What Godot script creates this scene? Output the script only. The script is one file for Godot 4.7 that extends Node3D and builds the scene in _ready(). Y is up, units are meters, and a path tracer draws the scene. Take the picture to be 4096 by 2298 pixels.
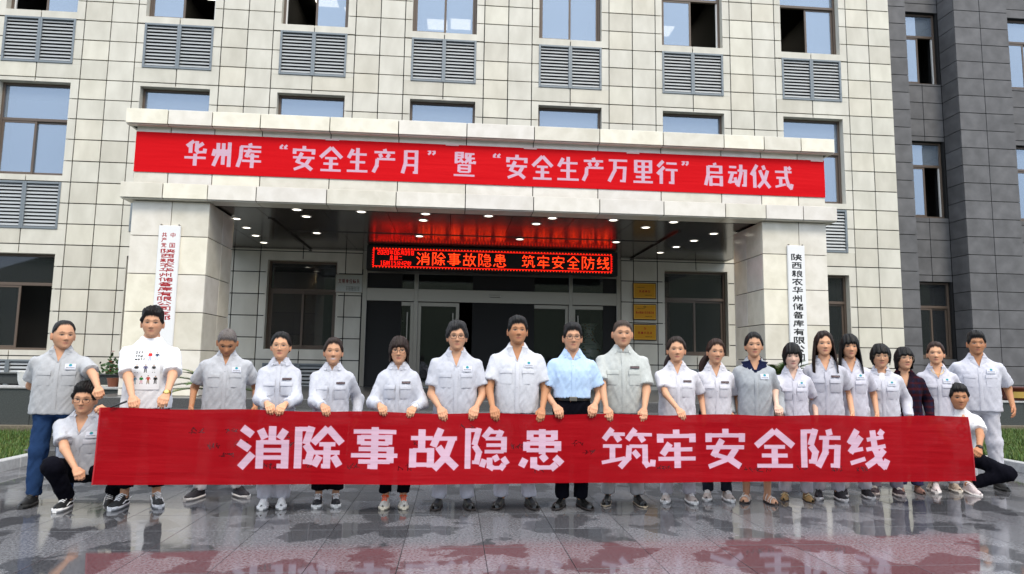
extends Node3D
# A group photograph in front of an office building: the place is built in metres, y up, camera looking towards -z.

const CAM := Vector3(0, 1.3384, 15.5661)
const YAW := 0.0849
const PITCH := 0.1116
const ROLL := 0.0149
const RIGHT_END := Vector3(4.76, 0, 9.2)
const LEFT_END := Vector3(-2.93, 0, 9.52)

var names := {}
var mats := {}
var noise := FastNoiseLite.new()


class MB:
	var v := PackedVector3Array()
	var n := PackedVector3Array()
	var c := PackedColorArray()
	var t := PackedVector2Array()
	var i := PackedInt32Array()
	var col := Color.WHITE

	func quad(a: Vector3, b: Vector3, cc: Vector3, d: Vector3, nn: Vector3, uv := Rect2(0, 0, 1, 1)) -> void:
		var k := v.size()
		for p in [a, b, cc, d]:
			v.append(p); n.append(nn); c.append(col)
		t.append(Vector2(uv.position.x, uv.end.y)); t.append(Vector2(uv.end.x, uv.end.y)); t.append(Vector2(uv.end.x, uv.position.y)); t.append(uv.position)
		if (b - a).cross(cc - a).dot(nn) > 0.0:
			i.append_array(PackedInt32Array([k, k + 2, k + 1, k, k + 3, k + 2]))
		else:
			i.append_array(PackedInt32Array([k, k + 1, k + 2, k, k + 2, k + 3]))

	func tri(a: Vector3, b: Vector3, cc: Vector3, nn: Vector3) -> void:
		var k := v.size()
		for p in [a, b, cc]:
			v.append(p); n.append(nn); c.append(col); t.append(Vector2.ZERO)
		if (b - a).cross(cc - a).dot(nn) > 0.0:
			i.append_array(PackedInt32Array([k, k + 2, k + 1]))
		else:
			i.append_array(PackedInt32Array([k, k + 1, k + 2]))

	# a box from corner to corner in the frame b at o, its edges chamfered by e
	func box(lo: Vector3, hi: Vector3, e := 0.0, b := Basis.IDENTITY, o := Vector3.ZERO) -> void:
		var m := (lo + hi) * 0.5
		var h := (hi - lo) * 0.5
		e = minf(e, minf(h.x, minf(h.y, h.z)) * 0.9)
		for ax in 3:
			for s in [-1.0, 1.0]:
				var u := (ax + 1) % 3
				var w := (ax + 2) % 3
				var nn := Vector3.ZERO
				nn[ax] = s
				var ps := []
				for q in [[-1, -1], [1, -1], [1, 1], [-1, 1]]:
					var p := Vector3.ZERO
					p[ax] = s * h[ax]; p[u] = q[0] * (h[u] - e); p[w] = q[1] * (h[w] - e)
					ps.append(o + b * (m + p))
				quad(ps[0], ps[1], ps[2], ps[3], b * nn)
		if e > 0.0:
			for ax in 3:
				var u := (ax + 1) % 3
				var w := (ax + 2) % 3
				for su in [-1.0, 1.0]:
					for sw in [-1.0, 1.0]:
						var p := [Vector3.ZERO, Vector3.ZERO, Vector3.ZERO, Vector3.ZERO]
						for q in 4:
							var x := Vector3.ZERO
							x[ax] = (h[ax] - e) * (-1.0 if q in [0, 3] else 1.0)
							x[u] = su * (h[u] - (0.0 if q < 2 else e))
							x[w] = sw * (h[w] - (e if q < 2 else 0.0))
							p[q] = o + b * (m + x)
						var nn := Vector3.ZERO
						nn[u] = su; nn[w] = sw
						quad(p[0], p[1], p[2], p[3], b * nn.normalized())
			for sx in [-1.0, 1.0]:
				for sy in [-1.0, 1.0]:
					for sz in [-1.0, 1.0]:
						var s := Vector3(sx, sy, sz)
						tri(o + b * (m + s * (h - Vector3(0, e, e))), o + b * (m + s * (h - Vector3(e, 0, e))), o + b * (m + s * (h - Vector3(e, e, 0))), b * s.normalized())

	# a grid of points, rows x columns, smooth normals turned to the side given by flip
	func grid(p: Array, closed: bool, flip := false, cols: Array = []) -> void:
		var k := v.size()
		var r := p.size()
		var w: int = p[0].size()
		for a in r:
			for b in w:
				v.append(p[a][b]); n.append(Vector3.ZERO); t.append(Vector2(float(b) / (w - (0 if closed else 1)), float(a) / maxi(1, r - 1)))
				c.append(cols[a][b] if cols.size() else col)
		for a in r - 1:
			for b in (w if closed else w - 1):
				var b2 := (b + 1) % w
				var q := [k + a * w + b, k + a * w + b2, k + (a + 1) * w + b2, k + (a + 1) * w + b]
				var nn := (v[q[2]] - v[q[0]]).cross(v[q[3]] - v[q[1]])
				if flip:
					nn = -nn
					i.append_array(PackedInt32Array([q[0], q[1], q[2], q[0], q[2], q[3]]))
				else:
					i.append_array(PackedInt32Array([q[0], q[2], q[1], q[0], q[3], q[2]]))
				for x in q:
					n[x] += nn
		for x in range(k, v.size()):
			n[x] = n[x].normalized() if n[x].length_squared() > 1e-18 else Vector3.UP

	# a tube through points with a radius at each; squash flattens it along the axis given
	func tube(p: Array, r: Array, sides := 8, cap := true) -> void:
		var rows := []
		var up := Vector3.UP
		var d0: Vector3 = (p[1] - p[0]).normalized()
		if absf(d0.dot(up)) > 0.9:
			up = Vector3.RIGHT
		var x := up.cross(d0).normalized()
		for a in p.size():
			var d: Vector3 = (p[mini(a + 1, p.size() - 1)] - p[maxi(a - 1, 0)]).normalized()
			x = (x - d * x.dot(d)).normalized()
			var y := d.cross(x)
			var row := []
			for s in sides:
				var an := TAU * s / sides
				row.append(p[a] + (x * cos(an) + y * sin(an)) * float(r[a]))
			if a == 0 and cap:
				rows.append(same(p[0], sides))
			rows.append(row)
			if a == p.size() - 1 and cap:
				rows.append(same(p[a], sides))
		grid(rows, true)

	func same(q: Vector3, k: int) -> Array:
		var row := []
		for s in k:
			row.append(q)
		return row

	func lathe(prof: Array, sides: int, o := Vector3.ZERO, sx := 1.0, sz := 1.0) -> void:
		var rows := []
		for q in prof:
			var row := []
			for s in sides:
				var an := TAU * s / sides
				row.append(o + Vector3(cos(an) * q[0] * sx, q[1], sin(an) * q[0] * sz))
			rows.append(row)
		grid(rows, true, true)

	func add(m: MB, x := Transform3D.IDENTITY) -> void:
		var k := v.size()
		var mirrored := x.basis.determinant() < 0.0
		for q in m.v:
			v.append(x * q)
		for q in m.n:
			n.append((x.basis * q).normalized())
		c.append_array(m.c)
		t.append_array(m.t)
		for q in range(0, m.i.size(), 3):
			i.append(k + m.i[q])
			i.append(k + m.i[q + (2 if mirrored else 1)])
			i.append(k + m.i[q + (1 if mirrored else 2)])

	func tint(cc: Color) -> void:
		c.resize(v.size())
		c.fill(cc)

	func mesh() -> ArrayMesh:
		var a := []
		a.resize(Mesh.ARRAY_MAX)
		a[Mesh.ARRAY_VERTEX] = v; a[Mesh.ARRAY_NORMAL] = n; a[Mesh.ARRAY_COLOR] = c; a[Mesh.ARRAY_TEX_UV] = t; a[Mesh.ARRAY_INDEX] = i
		var m := ArrayMesh.new()
		m.add_surface_from_arrays(Mesh.PRIMITIVE_TRIANGLES, a)
		return m


func lin(r: float, g: float, b: float) -> Color:
	return Color(r, g, b).linear_to_srgb()


func rgb(r: int, g: int, b: int) -> Color:  # an sRGB colour to a linear vertex colour
	return Color(r / 255.0, g / 255.0, b / 255.0).srgb_to_linear()


func mat(c: Color, rough := 0.7, metal := 0.0) -> StandardMaterial3D:
	var m := StandardMaterial3D.new()
	m.albedo_color = c
	m.roughness = rough
	m.metallic = metal
	m.vertex_color_use_as_albedo = true
	return m


func noise_tex(size: int, freq: float, lo: Color, hi: Color, seed_: int, octaves := 4, type := FastNoiseLite.TYPE_SIMPLEX_SMOOTH, mid := -1.0, width := 0.0, fractal := FastNoiseLite.FRACTAL_FBM, warp := 0.0) -> NoiseTexture2D:
	var f := FastNoiseLite.new()
	f.seed = seed_; f.noise_type = type; f.frequency = freq; f.fractal_octaves = octaves; f.fractal_type = fractal
	if warp > 0.0:
		f.domain_warp_enabled = true; f.domain_warp_amplitude = warp; f.domain_warp_frequency = freq * 1.5
	var t := NoiseTexture2D.new()
	t.width = size; t.height = size; t.seamless = true; t.noise = f; t.normalize = true
	var g := Gradient.new()
	if mid < 0.0:
		g.offsets = PackedFloat32Array([0.0, 1.0]); g.colors = PackedColorArray([lo, hi])
	else:
		g.offsets = PackedFloat32Array([mid - width, mid + width]); g.colors = PackedColorArray([lo, hi])
	t.color_ramp = g
	return t


func worldly(m: StandardMaterial3D, metres: float) -> StandardMaterial3D:
	m.uv1_triplanar = true
	m.uv1_world_triplanar = true
	m.uv1_scale = Vector3.ONE / metres
	return m


func put(called: String, b: MB, m: Material, parent: Node3D = null) -> MeshInstance3D:
	var o := MeshInstance3D.new()
	o.mesh = b.mesh()
	return place(called, o, m, parent)


func place(called: String, o: MeshInstance3D, m: Material, parent: Node3D = null) -> MeshInstance3D:
	o.material_override = m
	var home: Node3D = parent if parent else self
	var k := str(home.get_instance_id()) + called
	names[k] = names.get(k, -1) + 1
	o.name = called if names[k] == 0 else "%s_%03d" % [called, names[k]]
	home.add_child(o, true)
	return o


func thing(called: String, label: String, category: String, at := Vector3.ZERO, group := "") -> Node3D:
	var o := Node3D.new()
	names[called] = names.get(called, -1) + 1
	o.name = called if names[called] == 0 else "%s_%03d" % [called, names[called]]
	add_child(o, true)
	o.position = at
	return tag(o, label, category, group)


func part(called: String, parent: Node3D) -> Node3D:
	var o := Node3D.new()
	var k := str(parent.get_instance_id()) + called
	names[k] = names.get(k, -1) + 1
	o.name = called if names[k] == 0 else "%s_%03d" % [called, names[k]]
	parent.add_child(o, true)
	return o


func tag(o: Node3D, label: String, category: String, group := "") -> Node3D:
	o.set_meta("label", label)
	o.set_meta("category", category)
	if group:
		o.set_meta("group", group)
	return o


func structure(called: String, b: MB, m: Material) -> MeshInstance3D:
	var o := put(called, b, m)
	o.set_meta("kind", "structure")
	return o


func boxed(called: String, lo: Vector3, hi: Vector3, m: Material, parent: Node3D, e := 0.0) -> MeshInstance3D:
	var b := MB.new()
	b.box(lo, hi, e)
	return put(called, b, m, parent)


var sheet := {}
func slab(called: String, lo: Vector3, hi: Vector3, m: Material, parent: Node3D, e := 0.0) -> MeshInstance3D:  # a box whose mesh is shared among boxes of one size
	var s := hi - lo
	var k := "%d %d %d %d" % [roundi(s.x * 1000), roundi(s.y * 1000), roundi(s.z * 1000), roundi(e * 10000)]
	if not sheet.has(k):
		var b := MB.new()
		b.box(-s / 2, s / 2, e)
		sheet[k] = b.mesh()
	var o := MeshInstance3D.new()
	o.mesh = sheet[k]
	place(called, o, m, parent)
	o.position = (lo + hi) / 2
	return o


# ---------------------------------------------------------------- lettering, drawn stroke by stroke

const PIECES := {
	"氵": "20,5 85,22|0,38 70,55|15,98 90,65", "阝": "8,0 8,100|8,5 85,5 55,42|55,42 90,60 75,84 40,84", "亻": "90,0 10,45|55,28 55,100", "宀": "50,0 50,14|8,36 8,18 92,18 92,36",
	"木": "0,28 100,28|50,0 50,100|48,30 5,75|52,30 95,75", "日": "10,0 10,100|10,4 90,4 90,100|10,50 90,50|10,96 90,96", "月": "22,0 22,55 5,100|22,4 88,4 88,95 68,95|22,34 88,34|22,64 88,64",
	"心": "10,45 0,90|30,35 30,85 40,95 75,95 85,75|48,22 60,55|80,35 98,75", "攵": "35,0 5,45|25,25 98,25|80,25 55,70 10,100|25,45 60,75 98,98",
	"米": "50,0 50,100|0,42 100,42|18,8 35,32|82,8 65,32|48,45 8,88|52,45 92,88", "艮": "15,0 15,98 45,85|15,4 85,4 85,45|15,24 85,24|15,45 85,45|45,46 65,75 100,98|90,55 65,70",
	"禾": "85,2 15,14|0,34 100,34|50,10 50,100|48,36 5,80|52,36 95,78", "里": "12,0 12,58|12,5 88,5 88,58|12,30 88,30|12,54 88,54|50,5 50,96|12,76 88,76|0,97 100,97",
}
const CHARS := {
	"华": "@亻 5 0 45 50|85,8 50,30|55,0 55,38 62,46 92,44 94,30|0,68 100,68|50,52 50,100", "州": "12,30 5,58|27,4 27,55 8,98|36,30 43,56|53,4 53,92|64,30 70,56|82,0 82,100",
	"库": "50,0 54,10|12,14 98,14|16,14 14,60 3,98|25,32 98,32|52,22 38,52 90,52|20,72 100,72|62,40 62,100", "安": "@宀 0 0 100 95|2,48 98,48|42,28 22,66 60,78 88,98|78,50 60,78 8,98",
	"全": "50,2 4,44|50,2 96,44|24,46 76,46|18,69 82,69|50,46 50,94|6,96 94,96", "生": "28,6 8,42|20,26 92,26|50,0 50,94|16,58 86,58|2,95 98,95",
	"产": "50,0 54,12|6,14 96,14|30,20 38,36|72,20 62,36|18,42 98,42|20,42 18,70 4,98", "月": "@月 12 2 92 98",
	"暨": "12,0 12,44 36,38|12,3 40,3 40,26|12,14 40,14|12,25 40,25|30,30 46,46|52,6 96,6|58,6 58,24|52,25 98,25|78,6 72,26 52,46|76,26 76,44 96,44 97,36|26,53 26,84|26,55 74,55 74,84|26,69 74,69|26,83 74,83|2,97 98,97",
	"万": "4,8 96,8|36,8 34,50 6,98|34,38 84,38 80,94 60,94", "里": "@里 4 2 96 98", "行": "32,2 6,28|36,28 4,60|22,48 22,100|46,12 96,12|42,40 100,40|76,40 76,94 58,94",
	"启": "52,0 56,10|18,14 18,52 4,98|18,16 86,16 86,46|18,42 86,42|32,58 32,100|32,60 88,60 88,100|32,93 88,93", "动": "8,14 46,14|2,38 50,38|26,38 10,80 44,76|38,58 48,90|52,28 94,28 90,92 74,92|70,2 70,40 52,98",
	"仪": "@亻 0 0 38 100|64,2 72,20|88,22 74,60 38,98|48,22 66,62 98,98", "式": "6,26 96,26|12,52 58,52|35,52 35,86|6,92 62,80|64,2 66,50 76,84 90,96 96,78|78,4 90,16",
	"消": "@氵 0 0 32 100|66,0 66,38|42,8 52,30|92,8 80,30|42,34 42,100|42,38 92,38 92,94 76,94|42,57 92,57|42,74 92,74", "除": "@阝 2 0 36 100|68,2 36,40|68,2 100,40|50,42 86,42|40,62 96,62|68,42 68,94 56,94|52,70 40,94|82,70 96,94",
	"事": "4,11 96,11|50,0 50,95 36,95|20,20 20,42|20,24 80,24 80,42|20,39 80,39|16,53 84,53 84,86|0,68 100,68|16,83 84,83", "故": "2,24 48,24|25,2 25,52|7,50 7,96|7,54 44,54 44,96|7,89 44,89|@攵 46 0 100 100",
	"隐": "@阝 2 0 34 100|60,0 42,24|54,10 82,10 76,24|46,26 90,26 90,60|48,42 90,42|44,58 90,58|@心 38 58 100 100", "患": "50,0 50,64|22,4 22,28|22,9 78,9 78,28|22,26 78,26|14,33 14,56|14,37 86,37 86,56|14,54 86,54|@心 2 56 98 100",
	"筑": "22,0 6,28|14,14 46,14|28,16 36,32|66,0 50,28|58,14 98,14|74,16 82,32|4,44 40,44|22,44 22,80|2,86 46,74|54,42 52,74 36,98|54,44 84,44 84,84 88,92 98,90 99,78|62,56 72,72",
	"牢": "@宀 2 0 98 95|34,36 14,66|26,52 90,52|52,34 52,100|4,76 98,76", "防": "@阝 2 0 38 100|68,0 72,16|44,22 100,22|62,22 60,60 40,98|62,46 92,46 88,94 72,94",
	"线": "24,0 6,32 30,30|34,18 8,56 38,50|4,88 42,76|48,26 92,18|46,52 96,42|64,0 68,50 80,86 90,96 98,78|92,52 70,78 44,96|80,2 92,12", "年": "30,0 8,30|22,16 92,16|24,40 86,40|24,40 24,66|2,68 98,68|58,16 58,100",
	"日": "@日 18 2 82 98", "星": "@日 22 0 78 44|30,50 14,72|24,60 90,60|52,48 52,96|22,78 82,78|4,97 96,97", "期": "14,0 14,72|40,0 40,72|2,14 52,14|14,34 40,34|14,52 40,52|2,72 54,72|16,78 4,98|38,78 48,96|@月 56 2 98 98",
	"二": "14,20 86,20|2,88 98,88", "时": "@日 2 10 38 88|44,28 100,28|80,2 80,94 64,94|50,46 62,66", "分": "36,2 6,48|62,2 96,46|20,50 80,50 76,94 58,94|44,50 38,76 12,98", "秒": "@禾 0 0 46 100|72,0 72,58|56,18 50,44|86,16 98,42|94,52 76,82 44,98",
	"中": "10,22 10,72|10,24 90,24 90,72|10,68 90,68|50,0 50,100", "国": "6,4 6,100|6,5 94,5 94,100|6,96 94,96|24,26 76,26|28,50 72,50|22,76 78,76|50,26 50,76|64,58 72,68", "共": "30,0 30,62|70,0 70,62|10,24 90,24|2,62 98,62|34,70 10,98|66,70 92,96",
	"党": "50,0 50,20|22,4 30,18|78,4 70,18|8,38 8,24 92,24 92,38|28,38 28,56|28,38 72,38 72,56|28,56 72,56|40,58 36,80 8,98|60,58 60,92 92,92 94,78", "陕": "@阝 2 0 34 100|42,20 98,20|50,32 58,48|90,32 80,48|38,56 100,56|68,0 66,60 40,98|68,60 98,98",
	"西": "4,8 96,8|12,32 12,100|12,34 88,34 88,100|12,92 88,92|38,8 36,50 20,66|62,8 62,58 84,60", "粮": "@米 0 0 44 100|70,0 72,10|@艮 48 12 100 100", "农": "10,30 10,14 92,14 90,28|54,0 44,34 4,72|38,44 38,94 58,84|52,36 68,70 98,98|84,44 66,60",
	"储": "@亻 0 0 28 100|34,6 42,18|30,34 42,34 42,84 52,74|54,16 86,16|68,0 68,34|50,36 98,36|94,8 48,66|62,56 62,100|62,57 92,57 92,100|62,76 92,76|62,95 92,95", "备": "40,0 10,28|34,10 78,10 52,34 4,52|28,18 60,38 96,50|20,58 20,100|20,58 80,58 80,100|20,76 80,76|20,95 80,95|50,58 50,95",
	"有": "2,20 98,20|42,0 30,44 4,70|34,42 34,100|34,44 84,44 84,95 66,95|34,60 84,60|34,76 84,76", "限": "@阝 2 0 36 100|@艮 40 2 100 100", "公": "34,6 6,52|64,6 96,50|46,44 18,88 78,82|66,64 86,96", "司": "8,10 92,10 92,94 74,94|8,30 70,30|14,46 14,86|14,48 66,48 66,84|14,80 66,80",
	"支": "6,22 94,22|50,0 50,44|14,44 80,44 54,80 6,98|24,50 60,82 96,98", "部": "28,0 30,10|4,14 56,14|16,20 22,36|46,20 40,36|2,40 58,40|10,54 10,98|10,56 50,56 50,98|10,90 50,90|66,4 66,100|66,6 94,6 80,42|80,42 96,60 90,80 74,82",
	"文": "50,0 54,14|4,20 96,20|76,22 54,70 6,98|24,22 52,70 96,98", "明": "@日 2 8 40 80|@月 46 2 96 98", "单": "30,2 40,18|72,2 60,18|16,24 16,60|16,25 84,25 84,60|16,42 84,42|16,59 84,59|2,76 98,76|50,25 50,100", "位": "@亻 0 0 36 100|66,2 70,16|42,24 98,24|50,36 58,78|88,34 78,80|36,94 100,94",
	"标": "@木 0 0 44 100|54,12 92,12|46,40 100,40|73,40 73,94 60,94|58,54 48,84|86,54 98,82", "兵": "70,0 24,10 24,56|24,30 84,30|62,30 62,58|4,60 98,60|36,68 10,98|64,68 92,96", "先": "28,6 12,34|24,22 88,22|50,0 50,48|4,50 96,50|38,50 34,78 4,98|62,50 62,92 92,92 94,76",
	"进": "8,6 20,20|2,42 20,42 20,78 4,92|20,80 50,94 98,94|34,24 96,24|32,52 100,52|52,4 50,56 36,80|78,4 78,84", "放": "26,0 30,12|2,20 50,20|24,20 22,60 4,96|22,46 44,46 40,92 28,92|@攵 48 0 100 100", "心": "@心 2 0 98 96", "油": "@氵 0 0 30 100|40,28 40,100|40,29 94,29 94,100|40,60 94,60|40,94 94,94|67,2 67,94",
	"示": "20,10 80,10|4,36 96,36|50,36 50,94 36,94|28,54 8,86|72,54 92,84", "范": "2,14 98,14|30,2 30,26|70,2 70,26|8,36 20,46|2,58 14,68|6,96 24,74|42,40 42,88 50,95 92,94 94,78|42,40 84,40 82,66 64,66", "仓": "50,0 4,44|50,0 96,44|28,46 28,88 36,95 84,95 88,78|28,46 74,46 72,70 54,70",
	"企": "50,0 4,44|50,0 96,44|50,34 50,94|50,62 82,62|24,56 24,94|4,95 96,95", "业": "36,4 36,92|64,4 64,92|8,30 22,74|92,30 78,74|2,94 98,94", "建": "2,14 30,14 12,46 30,46 22,72 4,98|6,64 34,88 100,94|40,16 90,16 90,46|34,30 100,30|40,46 90,46|42,60 92,60|36,76 98,76|66,2 66,88",
	"点": "50,0 50,40|50,18 90,18|20,40 20,70|20,40 80,40 80,70|20,69 80,69|14,78 4,98|38,80 42,98|62,80 68,98|84,78 96,98",
	"“": "42,0 22,20 20,44|20,34 36,34|36,34 36,44|86,0 66,20 64,44|64,34 80,34|80,34 80,44", "”": "20,0 20,10|20,6 36,6 34,24 16,44|64,0 64,10|64,6 80,6 78,24 60,44",
	"0": "10,5 90,5 90,95 10,95 10,5", "1": "20,20 50,5 50,95|25,95 75,95", "2": "10,25 10,5 90,5 90,48 10,52 10,95 90,95", "4": "70,95 70,5 8,68 95,68", "5": "90,5 12,5 12,45 90,45 90,95 10,95", "6": "90,5 10,5 10,95 90,95 90,48 10,48", "9": "90,52 10,52 10,5 90,5 90,95 10,95",
	"O": "50,5 85,20 90,50 80,85 50,95 18,84 8,50 20,15 50,5", "f": "90,10 60,5 50,30 50,98|20,42 85,42", "t": "45,10 45,85 60,96 85,92|15,38 80,38", "h": "15,0 15,98|15,55 45,38 80,50 82,98", "e": "12,66 88,66 80,44 50,38 20,48 10,72 30,94 80,92", "w": "5,40 25,95 50,50 75,95 95,40", "a": "20,45 60,38 82,50 82,96|82,64 40,64 15,80 35,96 82,84", "l": "50,0 50,96", ".": "30,92 45,92",
}


func strokes(s: String, x0 := 0.0, y0 := 0.0, x1 := 100.0, y1 := 100.0) -> Array:
	var out := []
	for one in s.split("|"):
		if one.begins_with("@"):
			var w := one.substr(1).split(" ")
			out.append_array(strokes(PIECES[w[0]], lerpf(x0, x1, float(w[1]) / 100), lerpf(y0, y1, float(w[2]) / 100), lerpf(x0, x1, float(w[3]) / 100), lerpf(y0, y1, float(w[4]) / 100)))
		else:
			var line := PackedVector2Array()
			for pair in one.split(" "):
				var xy := pair.split(",")
				line.append(Vector2(lerpf(x0, x1, float(xy[0]) / 100), lerpf(y0, y1, float(xy[1]) / 100)))
			out.append(line)
	return out


func stroke(im: Image, a: Vector2, b: Vector2, w: float, c: Color, ea := 0.0, eb := 0.0) -> void:
	var d := (b - a)
	var l := maxf(d.length(), 0.001)
	d /= l
	a -= d * ea
	l += ea + eb
	b = a + d * l
	var r := Rect2(a, Vector2.ZERO).expand(b).grow(w / 2 + 1.5)
	for y in range(maxi(0, int(r.position.y)), mini(im.get_height(), int(r.end.y) + 1)):
		for x in range(maxi(0, int(r.position.x)), mini(im.get_width(), int(r.end.x) + 1)):
			var p := Vector2(x + 0.5, y + 0.5) - a
			var t := p.dot(d)
			var e := maxf(absf(p.cross(d)) - w / 2, absf(t - l / 2) - l / 2)
			if e < 0.5:
				im.set_pixel(x, y, im.get_pixel(x, y).lerp(c, clampf(0.5 - e, 0.0, 1.0) * c.a))


func glyph(im: Image, ch: String, r: Rect2, w: float, c: Color, thin := 0.78) -> void:
	if not CHARS.has(ch):
		return
	var all := strokes(CHARS[ch])
	if all.size() > 11:
		w *= 0.84
	for line in all:
		for k in line.size() - 1:
			var a: Vector2 = r.position + line[k] / 100.0 * r.size
			var b: Vector2 = r.position + line[k + 1] / 100.0 * r.size
			var d := (b - a).normalized().abs()
			var ww := w * lerpf(1.0, thin, smoothstep(0.8, 1.0, d.x))
			stroke(im, a, b, ww, c, w * 0.35 if k > 0 else 0.0, w * 0.35 if k < line.size() - 2 else 0.0)


func scribble(im: Image, x: float, y: float, w: float, h: float, c: Color, r: RandomNumberGenerator, many := 3) -> void:  # a name signed with a marker, too loose to read
	for k in many:
		var p := Vector2(x + w * k / many, y + r.randf_range(0.2, 0.8) * h)
		for s in 7:
			var q := Vector2(x + w * (k + r.randf()) / many, y + r.randf() * h)
			stroke(im, p, q, r.randf_range(0.8, 1.4), c, 0.3, 0.3)
			p = q


func painted(im: Image) -> ImageTexture:
	return ImageTexture.create_from_image(im)


func blank(w: int, h: int, c: Color) -> Image:
	var im := Image.create(w, h, false, Image.FORMAT_RGBA8)
	im.fill(c)
	return im

# ---------------------------------------------------------------- materials

func make_materials() -> void:
	var stone := noise_tex(1024, 0.006, lin(0.525, 0.502, 0.43), lin(0.685, 0.66, 0.58), 3, 5)
	for k in 5:
		var m := worldly(mat(Color.WHITE, 0.62), 5.3)
		m.uv1_scale = Vector3(1 / 3.6, 1 / 7.5, 1 / 3.6)
		m.albedo_texture = stone
		var g: float = [1.0, 0.98, 1.02, 0.965, 1.0][k]
		m.albedo_color = Color(g, g * [1.0, 1.0, 0.998, 0.995, 0.992][k], g * [1.0, 0.995, 0.985, 0.985, 0.975][k])
		m.uv1_offset = Vector3(k * 0.37, k * 0.61, k * 0.13)
		mats["stone%d" % k] = m
	var marble := noise_tex(1024, 0.004, lin(0.66, 0.615, 0.53), lin(0.78, 0.735, 0.655), 11, 5, FastNoiseLite.TYPE_SIMPLEX_SMOOTH, 0.45, 0.35, FastNoiseLite.FRACTAL_RIDGED, 60.0)
	for k in 4:
		var m := worldly(mat(Color.WHITE, 0.2), 2.6)
		m.albedo_texture = marble
		var g: float = [1.0, 0.96, 1.03, 0.98][k]
		m.albedo_color = Color(g, g, g * [1.0, 0.98, 0.97, 1.01][k])
		m.uv1_offset = Vector3(k * 0.43, k * 0.29, k * 0.71)
		mats["marble%d" % k] = m
	var slate := noise_tex(1024, 0.008, lin(0.085, 0.084, 0.087), lin(0.145, 0.143, 0.148), 21, 5)
	for k in 4:
		var m := worldly(mat(Color.WHITE, 0.7), 4.1)
		m.albedo_texture = slate
		var g: float = [1.0, 0.97, 1.03, 0.99][k]
		m.albedo_color = Color(g, g, g)
		m.uv1_offset = Vector3(k * 0.37, k * 0.21, 0)
		mats["slate%d" % k] = m
	mats.gap = mat(lin(0.02, 0.02, 0.02), 0.9)
	mats.gap_grey = mat(lin(0.012, 0.012, 0.013), 0.9)
	mats.frame = mat(lin(0.11, 0.08, 0.06), 0.4)
	mats.white_metal = mat(lin(0.7, 0.7, 0.68), 0.45)
	mats.louvre = mat(lin(0.2, 0.225, 0.24), 0.42, 0.3)
	mats.slat = mat(lin(0.36, 0.38, 0.39), 0.45, 0.1)
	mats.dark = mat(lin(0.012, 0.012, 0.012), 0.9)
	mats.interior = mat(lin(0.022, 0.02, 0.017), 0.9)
	var g := mat(Color(lin(0.35, 0.425, 0.52), 0.22), 0.02, 0.6)
	g.transparency = BaseMaterial3D.TRANSPARENCY_ALPHA
	mats.glass = g
	g = mat(Color(lin(0.05, 0.056, 0.062), 0.2), 0.02, 0.06)
	g.transparency = BaseMaterial3D.TRANSPARENCY_ALPHA
	mats.glass_low = g
	g = mat(Color(lin(0.05, 0.06, 0.058), 0.12), 0.02, 0.02)
	g.transparency = BaseMaterial3D.TRANSPARENCY_ALPHA
	mats.glass_door = g
	mats.steel = mat(lin(0.30, 0.275, 0.235), 0.3, 0.85)
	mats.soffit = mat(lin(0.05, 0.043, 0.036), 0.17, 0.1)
	mats.lamp = mat(Color.BLACK, 0.5)
	mats.lamp.emission_enabled = true
	mats.lamp.emission = Color(1.0, 0.97, 0.9)
	mats.lamp.emission_energy_multiplier = 2.2
	# wet granite paving: damp everywhere, mirror-smooth in the puddles
	var wet := FastNoiseLite.new()
	wet.seed = 17; wet.frequency = 0.0062; wet.fractal_octaves = 4
	wet.domain_warp_enabled = true; wet.domain_warp_amplitude = 34.0; wet.domain_warp_frequency = 0.009
	var speck := FastNoiseLite.new()
	speck.seed = 5; speck.frequency = 0.17; speck.fractal_octaves = 3
	var wi := wet.get_seamless_image(1024, 1024).get_data()
	var si := speck.get_seamless_image(1024, 1024).get_data()
	var ga := PackedByteArray()
	var gr := PackedByteArray()
	ga.resize(1024 * 1024 * 3)
	gr.resize(1024 * 1024)
	for k in 1024 * 1024:
		var dry := clampf((wi[k] / 255.0 - 0.445) / 0.055, 0.0, 1.0)
		var s := si[k] / 255.0
		var l := lerpf(0.062, 0.13, dry) * lerpf(0.35, 1.7, s)
		var v := int(255.0 * pow(l, 0.4545))
		ga[k * 3] = v; ga[k * 3 + 1] = v; ga[k * 3 + 2] = mini(255, v + 2)
		gr[k] = int(lerpf(15.0, 24.0 + 24.0 * s, dry))
	var grain := painted(Image.create_from_data(1024, 1024, false, Image.FORMAT_RGB8, ga))
	var puddle := painted(Image.create_from_data(1024, 1024, false, Image.FORMAT_L8, gr))
	for k in 5:
		var m := worldly(mat(Color.WHITE, 1.0), 4.6)
		m.albedo_texture = grain
		m.roughness_texture = puddle
		m.roughness_texture_channel = BaseMaterial3D.TEXTURE_CHANNEL_RED
		m.metallic_specular = 0.62
		var q: float = [1.0, 0.95, 1.05, 1.02, 0.98][k]
		m.albedo_color = Color(q, q, q * 1.01)
		mats["paver%d" % k] = m
	mats.granite = worldly(mat(Color.WHITE, 0.35), 1.1)
	mats.granite.albedo_texture = noise_tex(1024, 0.05, lin(0.03, 0.034, 0.034), lin(0.10, 0.108, 0.105), 8, 4)
	mats.step = worldly(mat(Color.WHITE, 0.3), 1.3)
	mats.step.albedo_texture = noise_tex(1024, 0.05, lin(0.05, 0.05, 0.05), lin(0.12, 0.12, 0.12), 9, 4)
	mats.kerb = worldly(mat(Color.WHITE, 0.6), 1.0)
	mats.kerb.albedo_texture = noise_tex(512, 0.03, lin(0.33, 0.33, 0.33), lin(0.47, 0.47, 0.47), 10, 4)
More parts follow.
